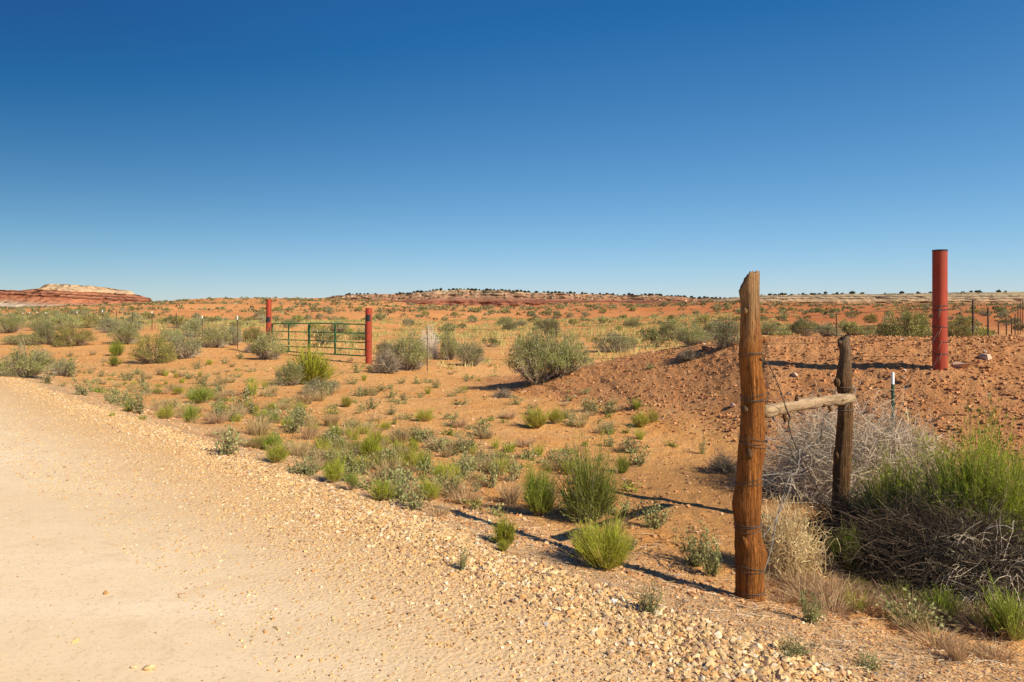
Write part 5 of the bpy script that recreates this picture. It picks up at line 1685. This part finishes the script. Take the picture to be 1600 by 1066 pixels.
gate('longer right green tube gate panel with rounded corner', (483, 30.3), (571, 27.2), None, (505, 519, 532, 541.5, 551.5), (507, 521, 535.5, 546.5, 556.5), (484.5, 524.5), True, True)

# ------------------------------------------------------------------ steel stakes
def stake_mesh(kind, tip):
    a = Acc(); b = Acc()
    h = 1.0
    # T section: flange + web + studs
    def tee(ac, z0, z1):
        for (c, hh) in (((0, 0), (.018, .0025)), ((0, .014), (.0025, .0115))):
            box(ac, (c[0], c[1], (z0 + z1) / 2), (hh[0], hh[1], (z1 - z0) / 2))
    tee(a, -.15, .88 if tip else 1.0)
    for i in range(12):
        box(a, (0, -.006, .1 + i * .065), (.006, .0033, .012))
    if tip: tee(b, .88, 1.0)
    me = a.mesh('shaft', M[kind], False, False)
    mt = b.mesh('white_tip', M['white'], False, False) if tip else None
    return me, mt
ST = {('tgreen', True): stake_mesh('tgreen', True), ('trust', False): stake_mesh('trust', False), ('trust', True): stake_mesh('trust', True)}
def stake(px, ptop, Y, kind, tip, label, wide=1.0, group=None, lean=0.0, zb=None):
    x = (px - 800) / F * Y; z = float(H(x, Y)) if zb is None else zb
    h = EYE - (ptop - HZ) / F * Y - z
    me, mt = ST[(kind, tip)]
    if mt is None:
        o = link('fence_stake', me, loc=(x, Y, z), rz=.6, scale=(wide, wide, h))
    else:
        o = link('fence_stake', None, loc=(x, Y, z), rz=.6, scale=(wide, wide, h)); o.empty_display_size = .1
        link('shaft', me, parent=o); link('white_tip', mt, parent=o)
    o.rotation_euler = (0, lean, .6)
    tag(o, label, 'fence stake', group)
    return Vector((x, Y, z)), h
def fenceY(px): return 21.3 * F / (267 + px)
stake(1396, 582, 8.5, 'tgreen', True, 'green steel stake with white tip in the grey brush', 1.1)
LF = [(371, 493.5, True, 'white-tipped fence stake nearest the gate on its left'), (316, 493.5, True, 'second fence stake left of the gate, pale tip'),
      (275.5, 489, False, 'third fence stake left of the gate, dark'), (237.5, 486.5, True, 'fourth fence stake left of the gate, pale tip'),
      (207, 487, False, 'fifth fence stake left of the gate, dark'), (182, 485.5, False, 'sixth fence stake left of the gate, dark'),
      (160, 484.5, True, 'seventh fence stake left of the gate, pale tip'), (138, 487, False, 'eighth fence stake left of the gate, dark'),
      (120.5, 487, True, 'ninth fence stake left of the gate, pale tip'), (102, 486, False, 'tenth fence stake left of the gate, dark'),
      (85, 486.5, False, 'eleventh fence stake left of the gate, dark'), (71.5, 488, True, 'twelfth fence stake left of the gate, pale tip'),
      (58, 487, True, 'thirteenth fence stake left of the gate, pale tip'), (46.5, 488, True, 'fourteenth fence stake left of the gate, pale tip'),
      (36, 489, True, 'fifteenth fence stake left of the gate, pale tip'), (25, 490, False, 'sixteenth fence stake left of the gate, dark'),
      (16, 490, True, 'seventeenth fence stake left of the gate, pale tip'), (7, 491, True, 'leftmost fence stake at the frame edge')]
tops = [(Vector((gl[0], gl[1], gp_l.location.z)), 1.5)]
for i, (px, pt, tip, lab) in enumerate(LF):
    Y = fenceY(px)
    tops.append(stake(px, pt, Y, 'trust', tip, lab, 1.15 + .03 * i, 'fence stakes left of the gate'))
def strand_line(pts, fr, label, rad, grp):
    P = [p + Vector((0, 0, h * fr)) for p, h in pts]
    a = Acc(); o0 = P[0].copy()
    q = []
    for i in range(len(P) - 1):
        for j in range(4):
            t = j / 4; s = P[i].lerp(P[i + 1], t); s.z -= .03 * math.sin(math.pi * t); q.append(s - o0)
    q.append(P[-1] - o0)
    tube(a, q, rad, k=4, caps=False)
    o = link('fence_wire', a.mesh('fence_wire', M['wire'], True, False), loc=o0)
    tag(o, label, 'fence wire', grp)
for fr, nm in ((.25, 'lowest'), (.48, 'second lowest'), (.7, 'second highest'), (.9, 'top')):
    strand_line(tops, fr, nm + ' wire strand of the fence left of the gate', .005, 'wires of the left fence')
# woven mesh on the nearer spans of the left fence
a = Acc()
o0 = tops[0][0].copy()
for i in range(0, 6):
    A_, hA = tops[i]; B_, hB = tops[i + 1]
    n = max(4, int((B_ - A_).length / .32))
    for j in range(n):
        t = j / n; p = A_.lerp(B_, t) - o0; h = hA * (1 - t) + hB * t
        tube(a, [p + Vector((0, 0, .08)), p + Vector((0, 0, h * .7))], .0028, k=3, caps=False)
    for f in (.12, .36, .58):
        tube(a, [A_ - o0 + Vector((0, 0, hA * f)), B_ - o0 + Vector((0, 0, hB * f))], .003, k=3, caps=False)
o = link('woven_wire', a.mesh('woven_wire', M['bwire'], False, False), loc=o0)
tag(o, 'rusty woven wire netting on the fence left of the gate', 'wire netting')

# fence from the gate right post to the tall red post
RF = [(667.5, 509, 23.5, 'lone dark stake beside the whitish tumbleweed'), (869, 505, 18.8, 'dark stake standing behind the biggest central sagebrush')]
pts = [(Vector((xg, yg, gp_r.location.z)), 1.55)]
for px, pt, Y, lab in RF:
    pts.append(stake(px, pt, Y, 'trust', False, lab, .8))
pts.append((Vector(((1100 - 800) / F * 15.0, 15.0, float(H((1100 - 800) / F * 15.0, 15.0)))), .9)) if False else None
pts.append((Vector((xr, YR, zr)), 1.2))
for fr, nm in ((.28, 'lowest'), (.5, 'second lowest'), (.72, 'second highest'), (.92, 'top')):
    strand_line(pts, fr, nm + ' wire strand between right gate post and tall red post', .0035, 'wires right of the gate')
stake(1308, 489, 14.6, 'trust', False, 'thin leaning stake behind the mound crest near the shorter post', .7, lean=-.05)
# receding fence at far right
RB = [(1521, 469, 14.8, 'nearest stake of the fence right of the tall red post'), (1544.5, 480, 18, 'second stake right of the tall red post'),
      (1560.5, 501, 24, 'short third stake right of the tall red post'), (1573, 497, 26, 'fourth stake right of the tall red post'),
      (1581, 497, 29, 'fifth stake right of the tall red post'), (1586.5, 490, 36, 'sixth stake right of the tall red post'),
      (1591, 479, 42, 'seventh stake right of the tall red post'), (1594.5, 468, 52, 'eighth stake right of the tall red post'),
      (1598, 467, 60, 'rightmost stake at the frame edge')]
pr = [(Vector((xr, YR, zr)), 1.2)]
for i, (px, pt, Y, lab) in enumerate(RB):
    pr.append(stake(px, pt, Y, 'trust', False, lab, 1.1 + .05 * i, 'fence stakes right of the tall red post'))
for fr, nm in ((.35, 'lower'), (.65, 'middle'), (.9, 'upper')):
    strand_line(pr, fr, nm + ' wire strand running back right of the tall red post', .003, 'wires of the right fence')
# wires from the shorter wooden post over the green stake to the red post
g0 = Vector(((1396 - 800) / F * 8.5, 8.5, 0))
for fr, z2, nm in ((.4, 'x', 'lower'), (.85, 'x', 'upper')):
    A_ = Vector((p2o[0], Y2, p2o[2] + 1.7 * fr)); B_ = Vector((g0.x, 8.5, float(H(g0.x, 8.5)) + 1.0 * fr)); C_ = Vector((xr, YR, zr + .9 * fr))
    wire([A_, A_.lerp(B_, .5) - Vector((0, 0, .05)), B_, B_.lerp(C_, .5) - Vector((0, 0, .05)), C_], nm + ' barbed wire from shorter wooden post to tall red post', .0016, name='barbed_wire', seed=int(fr * 10))

print('verts total', sum(len(m.vertices) for m in bpy.data.meshes), 'polys', sum(len(m.polygons) for m in bpy.data.meshes), 'objects', len(bpy.data.objects))
